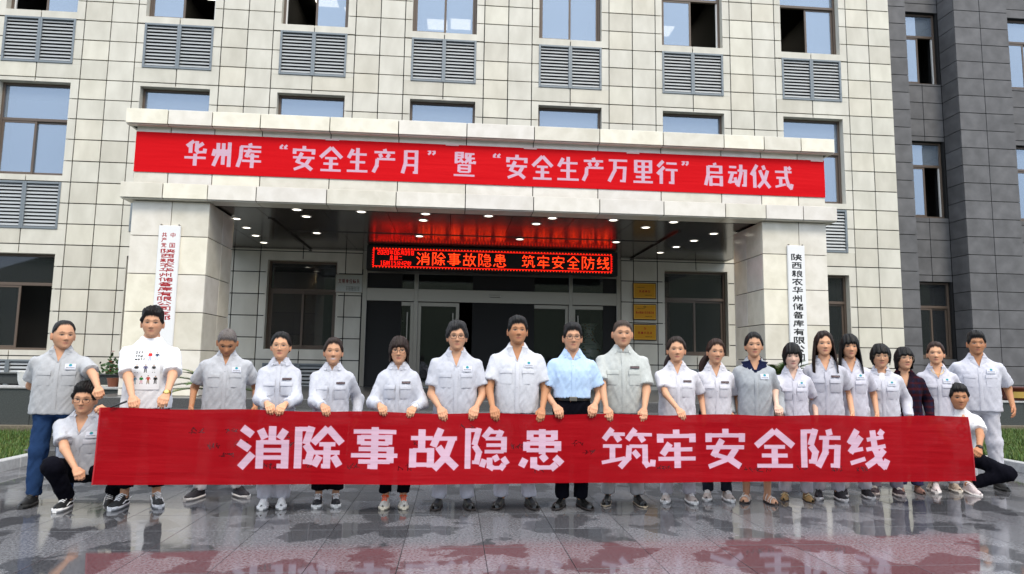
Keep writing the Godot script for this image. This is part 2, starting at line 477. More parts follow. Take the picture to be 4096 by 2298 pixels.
	mats.soil = worldly(mat(Color.WHITE, 0.9), 1.0)
	mats.soil.albedo_texture = noise_tex(512, 0.03, lin(0.10, 0.085, 0.06), lin(0.2, 0.17, 0.12), 12, 4)
	mats.lawn = worldly(mat(Color.WHITE, 0.9), 1.4)
	mats.lawn.albedo_texture = noise_tex(512, 0.03, lin(0.02, 0.045, 0.01), lin(0.05, 0.09, 0.02), 13, 4)
	mats.skin = mat(Color.WHITE, 0.58)
	mats.skin.metallic_specular = 0.35
	mats.skin.subsurf_scatter_enabled = true
	mats.skin.subsurf_scatter_strength = 0.02
	mats.hair = mat(Color.WHITE, 0.55)
	mats.hair.metallic_specular = 0.35
	var weave := noise_tex(512, 0.03, Color(0.93, 0.93, 0.93), Color(1, 1, 1), 31, 4)
	mats.cloth = worldly(mat(Color.WHITE, 0.85), 0.4)
	mats.cloth.albedo_texture = weave
	mats.cloth.rim_enabled = true
	mats.cloth.rim = 0.08
	mats.dark_cloth = worldly(mat(Color.WHITE, 0.9), 0.4)
	mats.dark_cloth.albedo_texture = weave
	mats.dark_cloth.metallic_specular = 0.2
	mats.plain = mat(Color.WHITE, 0.6)
	mats.shiny = mat(Color.WHITE, 0.25)
	mats.gold = mat(lin(0.75, 0.5, 0.16), 0.3, 0.9)


# ---------------------------------------------------------------- the building

const BAY := 3.0685
const BAY0 := -10.377
const LOUVRE_W := 1.549
const ROWS := [0.36, 0.845, 1.33, 1.82, 2.31, 2.80, 3.30, 3.785, 4.26, 4.73, 5.215, 5.70, 6.20, 6.68, 7.15, 7.62, 8.09, 8.56, 9.03, 9.5, 9.97, 10.45, 10.92, 11.4, 11.88, 12.35]


func window(parent: Node3D, x0: float, x1: float, y0: float, y1: float, z: float, glass: Material, open := "", rail := 0.855, depth := 1.0) -> Node3D:
	var w := part("window", parent)
	var f := MB.new()
	var t := 0.055
	f.box(Vector3(x0, y0, z - 0.04), Vector3(x0 + t, y1, z + 0.04), 0.006)
	f.box(Vector3(x1 - t, y0, z - 0.04), Vector3(x1, y1, z + 0.04), 0.006)
	f.box(Vector3(x0 + t, y0, z - 0.038), Vector3(x1 - t, y0 + t, z + 0.038), 0.006)
	f.box(Vector3(x0 + t, y1 - t, z - 0.038), Vector3(x1 - t, y1, z + 0.038), 0.006)
	var yr := y1 - rail
	var xm := (x0 + x1) / 2
	f.box(Vector3(x0 + t, yr - 0.035, z - 0.036), Vector3(x1 - t, yr + 0.035, z + 0.036), 0.006)
	put("frame", f, mats.frame, w)
	boxed("pane", Vector3(x0 + t, yr + 0.035, z - 0.006), Vector3(x1 - t, y1 - t, z + 0.0), glass, w)
	for s in 2:
		if (s == 0 and open == "L") or (s == 1 and open == "R"):
			continue
		var a: float = x0 + t if s == 0 else xm - 0.03
		var b: float = xm + 0.03 if s == 0 else x1 - t
		var zz := z + (0.016 if s == 0 else -0.016)
		var sash := MB.new()
		sash.box(Vector3(a, y0 + t, zz - 0.012), Vector3(a + 0.05, yr - 0.035, zz + 0.012), 0.004)
		sash.box(Vector3(b - 0.05, y0 + t, zz - 0.012), Vector3(b, yr - 0.035, zz + 0.012), 0.004)
		sash.box(Vector3(a + 0.05, y0 + t, zz - 0.011), Vector3(b - 0.05, y0 + t + 0.045, zz + 0.011), 0.004)
		sash.box(Vector3(a + 0.05, yr - 0.08, zz - 0.011), Vector3(b - 0.05, yr - 0.035, zz + 0.011), 0.004)
		put("sash", sash, mats.frame, w)
		boxed("pane", Vector3(a + 0.05, y0 + t + 0.045, zz - 0.004), Vector3(b - 0.05, yr - 0.08, zz + 0.002), glass, w)
	if open:
		var a2: float = x0 + t if open == "L" else x1 - t - 0.03
		boxed("track", Vector3(a2, y0 + t, z - 0.03), Vector3(a2 + 0.03, yr - 0.035, z + 0.012), mats.white_metal, w)
	# the room behind it
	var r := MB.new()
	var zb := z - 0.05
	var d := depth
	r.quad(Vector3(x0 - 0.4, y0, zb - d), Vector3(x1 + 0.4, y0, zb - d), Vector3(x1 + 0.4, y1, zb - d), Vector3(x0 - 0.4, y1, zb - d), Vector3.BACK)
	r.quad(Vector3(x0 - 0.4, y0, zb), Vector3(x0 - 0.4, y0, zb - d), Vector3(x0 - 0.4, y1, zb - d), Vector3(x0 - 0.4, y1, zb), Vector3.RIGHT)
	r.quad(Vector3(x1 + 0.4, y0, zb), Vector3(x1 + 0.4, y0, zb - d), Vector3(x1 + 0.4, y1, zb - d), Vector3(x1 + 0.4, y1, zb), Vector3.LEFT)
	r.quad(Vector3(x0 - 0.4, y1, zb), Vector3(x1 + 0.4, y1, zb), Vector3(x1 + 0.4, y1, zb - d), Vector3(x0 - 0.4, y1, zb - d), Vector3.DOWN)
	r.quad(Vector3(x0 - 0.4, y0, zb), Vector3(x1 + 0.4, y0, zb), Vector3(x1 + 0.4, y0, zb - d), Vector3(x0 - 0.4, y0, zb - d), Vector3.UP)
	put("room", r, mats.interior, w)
	return w


func louvre(parent: Node3D, x0: float, x1: float, y0: float, y1: float) -> void:
	var l := part("louvre", parent)
	var f := MB.new()
	var t := 0.05
	var xm := (x0 + x1) / 2
	for x in [x0, xm - 0.045, x1 - t]:
		f.box(Vector3(x, y0, -0.05), Vector3(x + (0.09 if x == xm - 0.045 else t), y1, 0.02), 0.006)
	f.box(Vector3(xm - 0.004, y0, 0.02), Vector3(xm + 0.004, y1, 0.023))
	for y in [y0, y1 - t]:
		f.box(Vector3(x0 + t, y, -0.045), Vector3(xm - 0.045, y + t, 0.018), 0.006)
		f.box(Vector3(xm + 0.045, y, -0.045), Vector3(x1 - t, y + t, 0.018), 0.006)
	for x in [x0 + 0.02, x1 - 0.03]:
		for y in [y0 + 0.18, y1 - 0.24]:
			f.box(Vector3(x, y, 0.02), Vector3(x + 0.012, y + 0.06, 0.03), 0.003)
	put("frame", f, mats.louvre, l)
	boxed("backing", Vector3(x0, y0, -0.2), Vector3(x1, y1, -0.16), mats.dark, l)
	var k := 12
	var pitch := (y1 - y0 - 2 * t) / k
	for s in k:
		for h in 2:
			var a: float = x0 + t if h == 0 else xm + 0.045
			var b: float = xm - 0.045 if h == 0 else x1 - t
			var key := "slat%d" % roundi((b - a) * 1000)
			if not sheet.has(key):
				var m := MB.new()
				m.box(Vector3(-(b - a) / 2, -0.029, -0.004), Vector3((b - a) / 2, 0.029, 0.004), 0.0, Basis(Vector3.RIGHT, -0.5))
				sheet[key] = m.mesh()
			var o := MeshInstance3D.new()
			o.mesh = sheet[key]
			place("slat", o, mats.slat, l)
			o.position = Vector3((a + b) / 2, y0 + t + (s + 0.5) * pitch, -0.02)


func office() -> void:
	var b := thing("office_building", "pale stone-clad office building with rows of windows and grey louvres", "building")
	var rng := RandomNumberGenerator.new()
	rng.seed = 5
	var wall := MB.new()
	var cells := []   # x0, x1, y0, y1 of every piece of cladding, and which sides have a joint
	var xl := []
	for k in range(-1, 8):
		xl.append(BAY0 + BAY * k)
	var open3 := {0: "L", 1: "R", 2: "L", 5: "R", 6: "L"}
	for k in range(0, 7):
		var x0: float = BAY0 + BAY * k
		var x1 := x0 + LOUVRE_W
		var op := []  # openings of this column, bottom up
		if k in [0, 1, 2, 5, 6]:
			op.append_array([[0.17, 1.25, "v"], [1.45 if k in [0, 1] else 1.56, 3.58, "w1"]])
		if k in [3, 4]:
			op.append([0.0, 4.1, "door"])
		op.append_array([[4.13, 5.20, "v"], [5.355, 7.526, "w2"], [7.97, 9.053, "v"], [9.215, 11.5, "w3"]])
		for o in op:
			match o[2]:
				"v":
					if not (o[0] > 3.0 and o[0] < 5.0 and k in [2, 3, 4]) and not (k == 1 and o[0] < 1):
						louvre(b, x0, x1, o[0], o[1])
				"w1":
					window(b, x0, x1, o[0], o[1], -0.2, mats.glass_low, "R" if k == 0 else "", 0.67)
				"w2":
					window(b, x0, x1, o[0], o[1], -0.2, mats.glass)
				"w3":
					var w := window(b, x0, x1, o[0], o[1], -0.2, mats.glass, open3.get(k, ""), 0.98, 5.0)
					if k in [1, 2, 3, 5, 6]:
						for q in ([[0.25, -3.0], [1.0, -3.6]] if k != 3 else [[0.3, -4.0], [1.0, -3.9]]):
							var p := Vector3(x0 + q[0] + 0.15, o[1] - 0.03, q[1])
							boxed("ceiling_light", p - Vector3(0.3, 0, 0.3), p + Vector3(0.3, 0.025, 0.3), mats.lamp, w)
			# reveals
			if o[2] != "door" and o[2] != "v":
				var rv := MB.new()
				rv.box(Vector3(x0 - 0.04, o[0], -0.3), Vector3(x0, o[1], -0.027))
				rv.box(Vector3(x1, o[0], -0.3), Vector3(x1 + 0.04, o[1], -0.027))
				rv.box(Vector3(x0 - 0.04, o[1], -0.3), Vector3(x1 + 0.04, o[1] + 0.04, -0.027))
				rv.box(Vector3(x0 - 0.04, o[0] - 0.04, -0.3), Vector3(x1 + 0.04, o[0], -0.027))
				put("reveal", rv, mats["stone%d" % (k % 3)], b)
				var sl := MB.new()
				sl.box(Vector3(x0 - 0.02, o[0] - 0.035, -0.16), Vector3(x1 + 0.02, o[0] + 0.004, -0.029), 0.002)
				put("sill", sl, mats.stone1, b)
		# cladding of this column's zone
		var z0 := x0 - 0.17
		var z1 := x1 + 0.185
		var xm := (x0 + x1) / 2
		for r in ROWS.size() - 1:
			var cuts := [ROWS[r], ROWS[r + 1]]
			for o in op:
				for q in 2:
					if o[q] > ROWS[r] and o[q] < ROWS[r + 1]:
						cuts.append(o[q])
			cuts.sort()
			for q in cuts.size() - 1:
				var ya: float = cuts[q]
				var yb: float = cuts[q + 1]
				var inside := false
				for o in op:
					inside = inside or ((ya + yb) / 2 > o[0] and (ya + yb) / 2 < o[1])
				var jb := q == 0
				var jt := q == cuts.size() - 2
				if not inside:
					cells.append([z0, xm, ya, yb, true, true, jb, jt])
					cells.append([xm, z1, ya, yb, true, true, jb, jt])
				else:
					cells.append([z0, x0, ya, yb, true, false, jb, jt])
					cells.append([x1, z1, ya, yb, false, true, jb, jt])
		# the pier to its right
		var px := [z1, z1 + 0.585, x0 + BAY - 0.17] if k < 6 else [z1, z1 + 0.59, 10.94]
		for r in ROWS.size() - 1:
			cells.append([px[0], px[1], ROWS[r], ROWS[r + 1], true, true, true, true])
			cells.append([px[1], px[2], ROWS[r], ROWS[r + 1], true, true, true, true])
		# wall body with its openings left free
		wall.box(Vector3(z1, 0, -0.32), Vector3(px[2], 12.35, -0.03))
		wall.box(Vector3(z0, 0, -0.32), Vector3(x0 - 0.04, 12.35, -0.03))
		wall.box(Vector3(x1 + 0.04, 0, -0.32), Vector3(z1, 12.35, -0.03))
		var y := 0.0
		for o in op:
			if o[0] > y and o[2] != "v" or o[2] == "v" and o[0] > y:
				wall.box(Vector3(x0 - 0.04, y, -0.32), Vector3(x1 + 0.04, o[0] - (0.04 if o[2] != "v" else 0.0), -0.03))
			y = o[1] + (0.04 if o[2] != "v" else 0.0)
		wall.box(Vector3(x0 - 0.04, y, -0.32), Vector3(x1 + 0.04, 12.35, -0.03))
	for r in ROWS.size() - 1:
		for q in 2:
			cells.append([BAY0 - 0.17 - 0.585 * (q + 1), BAY0 - 0.17 - 0.585 * q, ROWS[r], ROWS[r + 1], true, true, true, true])
	wall.box(Vector3(BAY0 - 3, 0, -0.32), Vector3(BAY0 - 0.17, 12.35, -0.03))
	wall.box(Vector3(10.90, 0, -6), Vector3(10.92, 12.35, -0.33))
	put("wall", wall, mats.gap, b)
	# what the entrance takes away, then the largest pieces as tiles of their own
	var keep := []
	for c in cells:
		if c[1] > -2.12 and c[0] < 3.91 and c[2] < 4.0:
			if c[0] >= -2.12 and c[1] <= 3.91:
				continue
			if c[0] < -2.12:
				c[1] = -2.12
			elif c[1] > 3.91:
				c[0] = 3.91
		if c[2] > 11.5 or c[0] > -5.2 and c[1] < 6.4 and c[2] > 3.9 and c[3] < 5.25:
			c.append(0.0)
		else:
			c.append((c[1] - c[0]) * (c[3] - c[2]) * (0.3 if c[2] < 1.0 else 1.0))
		keep.append(c)
	keep.sort_custom(func(p, q): return p[8] > q[8] if absf(p[8] - q[8]) > 1e-6 else (p[0] < q[0] if absf(p[0] - q[0]) > 1e-6 else p[2] < q[2]))
	var rest := MB.new()
	var side := MB.new()
	for k in keep.size():
		var c: Array = keep[k]
		var g := 0.011
		var lo := Vector3(c[0] + (g if c[4] else 0.0), c[2] + (g if c[6] else 0.0), -0.026)
		var hi := Vector3(c[1] - (g if c[5] else 0.0), c[3] - (g if c[7] else 0.0), 0.0)
		if hi.x - lo.x < 0.02 or hi.y - lo.y < 0.02:
			continue
		if k < 296:
			var o := slab("tile", lo, hi, mats["stone%d" % rng.randi_range(0, 4)], b, 0.003)
			o.position.z += rng.randf_range(-0.0015, 0.0015)
		else:
			rest.box(lo, hi, 0.0)
	for r in ROWS.size() - 1:
		side.box(Vector3(10.921, ROWS[r] + 0.009, -2.0), Vector3(10.945, ROWS[r + 1] - 0.009, -0.028))
	var o2 := put("tile_strips", rest, mats.stone0, b)
	o2.set_meta("kind", "stuff")
	put("corner_tiles", side, mats.stone1, b).set_meta("kind", "stuff")
	entrance(b)


func entrance(b: Node3D) -> void:
	# the lobby that shows dark through the doors
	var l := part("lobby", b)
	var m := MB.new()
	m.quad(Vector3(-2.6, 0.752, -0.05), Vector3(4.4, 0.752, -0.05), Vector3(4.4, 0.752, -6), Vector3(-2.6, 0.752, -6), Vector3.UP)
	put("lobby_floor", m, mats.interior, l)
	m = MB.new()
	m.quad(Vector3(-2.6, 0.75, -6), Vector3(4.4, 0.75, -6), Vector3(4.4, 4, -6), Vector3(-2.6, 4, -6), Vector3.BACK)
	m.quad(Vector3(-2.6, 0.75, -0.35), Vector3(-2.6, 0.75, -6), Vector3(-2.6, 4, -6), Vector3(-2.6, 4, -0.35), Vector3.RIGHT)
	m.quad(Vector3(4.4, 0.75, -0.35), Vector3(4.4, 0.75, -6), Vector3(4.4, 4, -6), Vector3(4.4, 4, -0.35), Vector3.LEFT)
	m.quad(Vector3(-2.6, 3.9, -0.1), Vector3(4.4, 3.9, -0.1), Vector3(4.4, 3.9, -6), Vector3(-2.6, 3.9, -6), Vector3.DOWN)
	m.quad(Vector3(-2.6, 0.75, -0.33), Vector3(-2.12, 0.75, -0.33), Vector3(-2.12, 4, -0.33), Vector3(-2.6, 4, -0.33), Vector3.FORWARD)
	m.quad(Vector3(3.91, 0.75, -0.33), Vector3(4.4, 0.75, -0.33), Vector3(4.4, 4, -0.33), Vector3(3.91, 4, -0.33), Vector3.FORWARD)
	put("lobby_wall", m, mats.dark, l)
	# steel frame, transom lights, doors
	boxed("header", Vector3(-2.12, 3.42, -0.32), Vector3(3.91, 4.2, -0.01), mats.steel, b)
	var d := thing("glass_entrance", "brown steel and glass entrance with its sliding doors open under the red light sign", "entrance")
	var f := MB.new()
	for x in [[-2.1, -2.0], [-0.93, -0.84], [2.67, 2.75], [3.8, 3.9]]:
		f.box(Vector3(x[0], 0.75, -0.1), Vector3(x[1], 3.42, 0.02), 0.006)
	var bays := [[-2.0, -0.93], [-0.84, 2.67], [2.75, 3.8]]
	for k in 3:
		var q: Array = bays[k]
		f.box(Vector3(q[0], 3.34, -0.098), Vector3(q[1], 3.42, 0.018), 0.004)
		f.box(Vector3(q[0], 2.70, -0.098), Vector3(q[1], 2.99, 0.018), 0.004)
		boxed("transom_pane", Vector3(q[0], 2.99, -0.05), Vector3(q[1], 3.34, -0.042), mats.glass_door, d)
	f.box(Vector3(0.8, 2.83, 0.018), Vector3(1.06, 2.89, 0.05), 0.01)
	put("frame", f, mats.steel, d)
	var doors := [[-2.0, -0.93, -0.06], [-0.84, 0.11, -0.08], [1.74, 2.67, -0.08], [2.75, 3.8, -0.06]]
	for k in 4:
		var q: Array = doors[k]
		var dr := part("door", d)
		var e := MB.new()
		e.box(Vector3(q[0], 0.76, q[2] - 0.02), Vector3(q[0] + 0.075, 2.69, q[2] + 0.02), 0.004)
		e.box(Vector3(q[1] - 0.075, 0.76, q[2] - 0.02), Vector3(q[1], 2.69, q[2] + 0.02), 0.004)
		e.box(Vector3(q[0] + 0.075, 2.6, q[2] - 0.019), Vector3(q[1] - 0.075, 2.69, q[2] + 0.019), 0.004)
		e.box(Vector3(q[0] + 0.075, 0.76, q[2] - 0.019), Vector3(q[1] - 0.075, 0.86, q[2] + 0.019), 0.004)
		put("frame", e, mats.steel, dr)
		boxed("pane", Vector3(q[0] + 0.075, 0.86, q[2] - 0.005), Vector3(q[1] - 0.075, 2.6, q[2] + 0.003), mats.glass_door, dr)
		if k in [0, 1, 3]:
			var h := MB.new()
			var hx: float = q[1] - 0.14 if k < 2 else q[0] + 0.13
			h.tube([Vector3(hx, 1.35, q[2] + 0.07), Vector3(hx, 2.45, q[2] + 0.07)], [0.014, 0.014], 8)
			for y in [1.5, 2.3]:
				h.tube([Vector3(hx, y, q[2]), Vector3(hx, y, q[2] + 0.07)], [0.008, 0.008], 6)
			put("handle", h, mats.steel, dr)
	# two tall porcelain vases inside the side lights
	for k in 2:
		var v := thing("porcelain_vase", ["tall painted porcelain vase behind the left glass side door", "tall painted porcelain vase behind the right glass side door"][k], "vase", Vector3([-1.45, 3.3][k], 0.752, -0.75))
		var body := MB.new()
		var im := blank(256, 256, Color(0.62, 0.66, 0.6))
		var r := RandomNumberGenerator.new()
		r.seed = 40 + k
		for q in 260:
			var y := r.randf_range(10, 246)
			stroke(im, Vector2(r.randf() * 256, y), Vector2(r.randf() * 256, y) * 0.02 + Vector2(r.randf() * 250, y + r.randf_range(-8, 8)) * 0.98, 2.0, [Color(0.2, 0.32, 0.3, 0.5), Color(0.55, 0.42, 0.2, 0.5), Color(0.45, 0.2, 0.14, 0.4)][q % 3]) if q % 9 == 0 else stroke(im, Vector2(q * 37 % 256, y), Vector2(q * 37 % 256 + 9, y + r.randf_range(-9, 9)), 4.0, [Color(0.2, 0.34, 0.3, 0.7), Color(0.6, 0.45, 0.2, 0.7), Color(0.4, 0.2, 0.14, 0.6)][q % 3])
		var vm := mat(Color.WHITE, 0.15)
		vm.albedo_texture = painted(im)
		body.lathe([[0.0, 0.0], [0.19, 0.0], [0.2, 0.05], [0.18, 0.12], [0.24, 0.35], [0.31, 0.65], [0.33, 0.85], [0.29, 1.02], [0.18, 1.14], [0.13, 1.25], [0.13, 1.38], [0.17, 1.48], [0.24, 1.54], [0.23, 1.55], [0.14, 1.5], [0.0, 1.3]], 24)
		put("body", body, vm, v)
		var foot := MB.new()
		foot.lathe([[0.0, -0.001], [0.23, -0.001], [0.23, 0.03], [0.2, 0.05]], 20)
		put("stand", foot, mats.frame, v)


func portico() -> void:
	var p := thing("entrance_portico", "cream marble entrance portico with two square columns and stepped cornices", "portico")
	var rng := RandomNumberGenerator.new()
	rng.seed = 9
	var joints := [-5.242, -4.6, -3.92, -3.174, -2.08, -0.98, 0.134, 1.252, 2.353, 3.44, 4.498, 5.205, 5.862, 6.465]
	var core := MB.new()
	# cornices and frieze, piece by piece
	for k in joints.size() - 1:
		for row in [[5.013, 5.251, 4.8, "cornice_panel"], [4.058, 5.013, 4.65, "frieze_panel"], [3.816, 4.058, 4.8, "cornice_panel"]]:
			var a: float = maxf(joints[k], -5.125) if row[2] < 4.7 else joints[k]
			var c: float = minf(joints[k + 1], 6.345) if row[2] < 4.7 else joints[k + 1]
			var o := slab(row[3], Vector3(a + 0.007, row[0] + 0.002, row[2] - 0.03), Vector3(c - 0.007, row[1] - 0.002, row[2]), mats["marble%d" % rng.randi_range(0, 3)], p, 0.003)
			o.position.z += rng.randf_range(-0.001, 0.001)
		# underside of the two projecting slabs
		for y in [5.013, 3.816]:
			slab("cornice_panel", Vector3(joints[k] + 0.007, y - 0.012, 4.66 if y > 4.5 else 4.42), Vector3(joints[k + 1] - 0.007, y, 4.768), mats["marble%d" % rng.randi_range(0, 3)], p, 0.0)
	for row in [[5.013, 5.251, 6.465, -5.242], [4.058, 5.013, 6.345, -5.125], [3.816, 4.058, 6.465, -5.242]]:
		for k in 4:
			var za := 0.01 + 1.155 * k
			for s in 2:
				var x: float = row[2 + s]
				slab("cornice_panel" if row[0] != 4.058 else "frieze_panel", Vector3(x - (0.03 if s == 0 else 0.0), row[0] + 0.002, za + 0.007), Vector3(x + (0.03 if s == 1 else 0.0), row[1] - 0.002, minf(za + 1.148, 4.61 if row[0] == 4.058 else 4.76)), mats["marble%d" % rng.randi_range(0, 3)], p, 0.0)
	core.box(Vector3(-5.21, 5.025, 0.01), Vector3(6.43, 5.24, 4.765))
	core.box(Vector3(-5.09, 4.2, 0.01), Vector3(6.31, 5.02, 4.615))
	core.box(Vector3(-5.21, 3.83, 4.3), Vector3(6.43, 4.05, 4.61))
	core.box(Vector3(-5.21, 3.83, 4.612), Vector3(6.43, 4.05, 4.765))
	put("core", core, mats.gap, p)
	# soffit: a lower rim round a raised coffer, with a cross beam
	var so := part("soffit", p)
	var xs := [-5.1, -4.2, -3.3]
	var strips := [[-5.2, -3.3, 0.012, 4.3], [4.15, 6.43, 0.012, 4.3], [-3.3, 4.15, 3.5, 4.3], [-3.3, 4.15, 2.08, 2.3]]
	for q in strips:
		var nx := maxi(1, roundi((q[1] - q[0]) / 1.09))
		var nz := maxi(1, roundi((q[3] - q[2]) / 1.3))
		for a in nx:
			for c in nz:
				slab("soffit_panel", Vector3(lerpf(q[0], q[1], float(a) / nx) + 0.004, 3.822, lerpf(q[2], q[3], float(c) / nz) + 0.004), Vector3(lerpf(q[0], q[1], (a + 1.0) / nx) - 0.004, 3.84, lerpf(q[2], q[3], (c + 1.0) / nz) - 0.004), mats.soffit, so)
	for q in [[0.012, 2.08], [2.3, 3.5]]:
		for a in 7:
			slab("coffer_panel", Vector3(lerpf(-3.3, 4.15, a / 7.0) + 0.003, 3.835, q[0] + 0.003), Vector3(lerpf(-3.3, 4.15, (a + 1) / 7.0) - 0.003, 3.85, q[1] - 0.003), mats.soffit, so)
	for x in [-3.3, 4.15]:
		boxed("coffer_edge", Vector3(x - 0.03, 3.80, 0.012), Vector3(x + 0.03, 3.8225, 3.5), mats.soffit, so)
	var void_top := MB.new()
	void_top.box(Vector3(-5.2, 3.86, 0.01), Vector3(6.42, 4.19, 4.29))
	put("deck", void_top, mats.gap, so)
	# downlights
	var spots := []
	for x in [-2.655, -1.597, -0.525, 0.543, 1.64, 2.706, 3.777]:
		spots.append(Vector3(x, 3.82, 4.27))
	for x in [-2.614, -0.588, 1.426, 3.432]:
		spots.append(Vector3(x, 3.82, 3.74))
	for x in [-2.738, -0.73, 1.283, 3.262]:
		spots.append(Vector3(x, 3.82, 2.19))
	for k in 4:
		spots.append(Vector3(-3.92 - 0.063 * k, 3.82, 3.35 - 0.823 * k))
		spots.append(Vector3(4.854 - 0.108 * k, 3.82, 3.37 - 0.763 * k))
	for s in spots:
		var dl := part("downlight", p)
		dl.position = s
		var ring := MB.new()
		ring.lathe([[0.068, 0.0], [0.07, -0.006], [0.092, -0.006], [0.095, 0.0]], 20)
		put("rim", ring, mats.white_metal, dl)
		var disc := MB.new()
		disc.lathe([[0.0, -0.004], [0.068, -0.004], [0.068, 0.002], [0.0, 0.002]], 20)
		put("bulb", disc, mats.lamp, dl)
		var lamp := SpotLight3D.new()
		lamp.name = "beam"
		dl.add_child(lamp, true)
		lamp.position.y = -0.03
		lamp.rotation.x = -PI / 2
		lamp.light_energy = 0.15
		lamp.light_color = Color(1.0, 0.86, 0.66)
		lamp.light_size = 0.06
		lamp.spot_range = 8.0
		lamp.spot_angle = 55.0
		lamp.spot_attenuation = 2.0
		lamp.shadow_enabled = true
	# columns
	for k in 2:
		var col := part("column", p)
		var x0: float = [-5.1, 5.199][k]
		var x1: float = [-3.922, 6.335][k]
		var lv := [0.75, 0.86, 1.455, 2.04, 2.636, 3.24, 3.80]
		var xm: float = [-4.5, 5.847][k]
		boxed("core", Vector3(x0 + 0.03, 0.75, 3.48), Vector3(x1 - 0.03, 3.81, 4.62), mats.gap, col)
		for r in lv.size() - 1:
			for q in [[x0, xm], [xm, x1]]:
				slab("panel", Vector3(q[0] + (0.005 if q[0] == xm else 0.0), lv[r] + 0.006, 4.622), Vector3(q[1] - (0.005 if q[1] == xm else 0.0), lv[r + 1] - 0.006, 4.65), mats["marble%d" % rng.randi_range(0, 3)], col, 0.002)
				slab("panel", Vector3(q[0] + (0.005 if q[0] == xm else 0.0), lv[r] + 0.006, 3.45), Vector3(q[1] - (0.005 if q[1] == xm else 0.0), lv[r + 1] - 0.006, 3.478), mats["marble%d" % rng.randi_range(0, 3)], col, 0.002)
			for q in [[3.48, 4.0], [4.0, 4.62]]:
				for x in [x0, x1 - 0.028]:
					slab("panel", Vector3(x, lv[r] + 0.006, q[0] + 0.005), Vector3(x + 0.028, lv[r + 1] - 0.006, q[1] - 0.005), mats["marble%d" % rng.randi_range(0, 3)], col, 0.002)


func grey_wing() -> void:
	var g := thing("grey_office_wing", "dark grey tiled wing of the office building at the right edge", "building")
	var rows := []
	for k in 26:
		rows.append(0.48 + 0.474 * k)
	var wall := MB.new()
	wall.box(Vector3(10.95, 0, -1.5), Vector3(11.735, 12.3, -0.53))
	wall.box(Vector3(13.158, 0, -1.5), Vector3(14.642, 12.3, -0.53))
	var rng := RandomNumberGenerator.new()
	rng.seed = 12
	var piece := func(x0: float, x1: float, y0: float, y1: float, z: float) -> void:
		slab("tile", Vector3(x0 + 0.008, y0 + 0.008, z - 0.026), Vector3(x1 - 0.008, y1 - 0.008, z + rng.randf_range(-0.001, 0.001) * 0.0), mats["slate%d" % rng.randi_range(0, 3)], g, 0.003)
	for r in rows.size() - 1:
		piece.call(10.95, 11.765, rows[r], rows[r + 1], -0.5)
		piece.call(13.13, 13.87, rows[r], rows[r + 1], -0.5)
		piece.call(13.87, 14.67, rows[r], rows[r + 1], -0.5)
	for s in [[13.13, -1.0], [14.644, 1.0]]:
		for r in rows.size() - 1:
			slab("return_tile", Vector3(s[0], rows[r] + 0.008, -1.09), Vector3(s[0] + 0.026, rows[r + 1] - 0.008, -0.528), mats["slate%d" % rng.randi_range(0, 3)], g)
	for q in 2:
		var xa: float = [11.765, 14.67][q]
		var xb: float = [13.13, 18.0][q]
		var wx: Array = [[12.05, 13.09], [15.12, 16.3]][q]
		var y := 0.0
		for w in [[1.6, 3.62], [5.35, 7.45], [9.08, 11.13]]:
			for r in rows.size() - 1:
				var a: float = maxf(rows[r], y)
				var b: float = minf(rows[r + 1], w[0])
				if b - a > 0.04:
					piece.call(xa, (wx[0] + wx[1]) / 2, a, b, -1.1)
					piece.call((wx[0] + wx[1]) / 2, xb, a, b, -1.1)
				a = maxf(rows[r], w[0])
				b = minf(rows[r + 1], w[1])
				if b - a > 0.04:
					piece.call(xa, wx[0], a, b, -1.1)
					if q == 1:
						piece.call(wx[1], xb, a, b, -1.1)
			wall.box(Vector3(xa - 0.02, y, -1.5), Vector3(xb + 0.02, w[0], -1.13))
			wall.box(Vector3(xa - 0.02, w[0], -1.5), Vector3(wx[0], w[1], -1.13))
			wall.box(Vector3(wx[1], w[0], -1.5), Vector3(xb + 0.02, w[1], -1.13))
			window(g, wx[0], wx[1], w[0], w[1], -1.25, mats.glass if w[0] > 4.0 else mats.glass_low, "R" if w[0] > 4.0 and q == 0 else "", 0.66)
			y = w[1]
		wall.box(Vector3(xa - 0.02, y, -1.5), Vector3(xb + 0.02, 12.3, -1.13))
		for r in rows.size() - 1:
			if rows[r + 1] > 11.2:
				piece.call(xa, xb, maxf(rows[r], 11.13), rows[r + 1], -1.1)
	put("wall", wall, mats.gap_grey, g)


# ---------------------------------------------------------------- ground, steps, planting

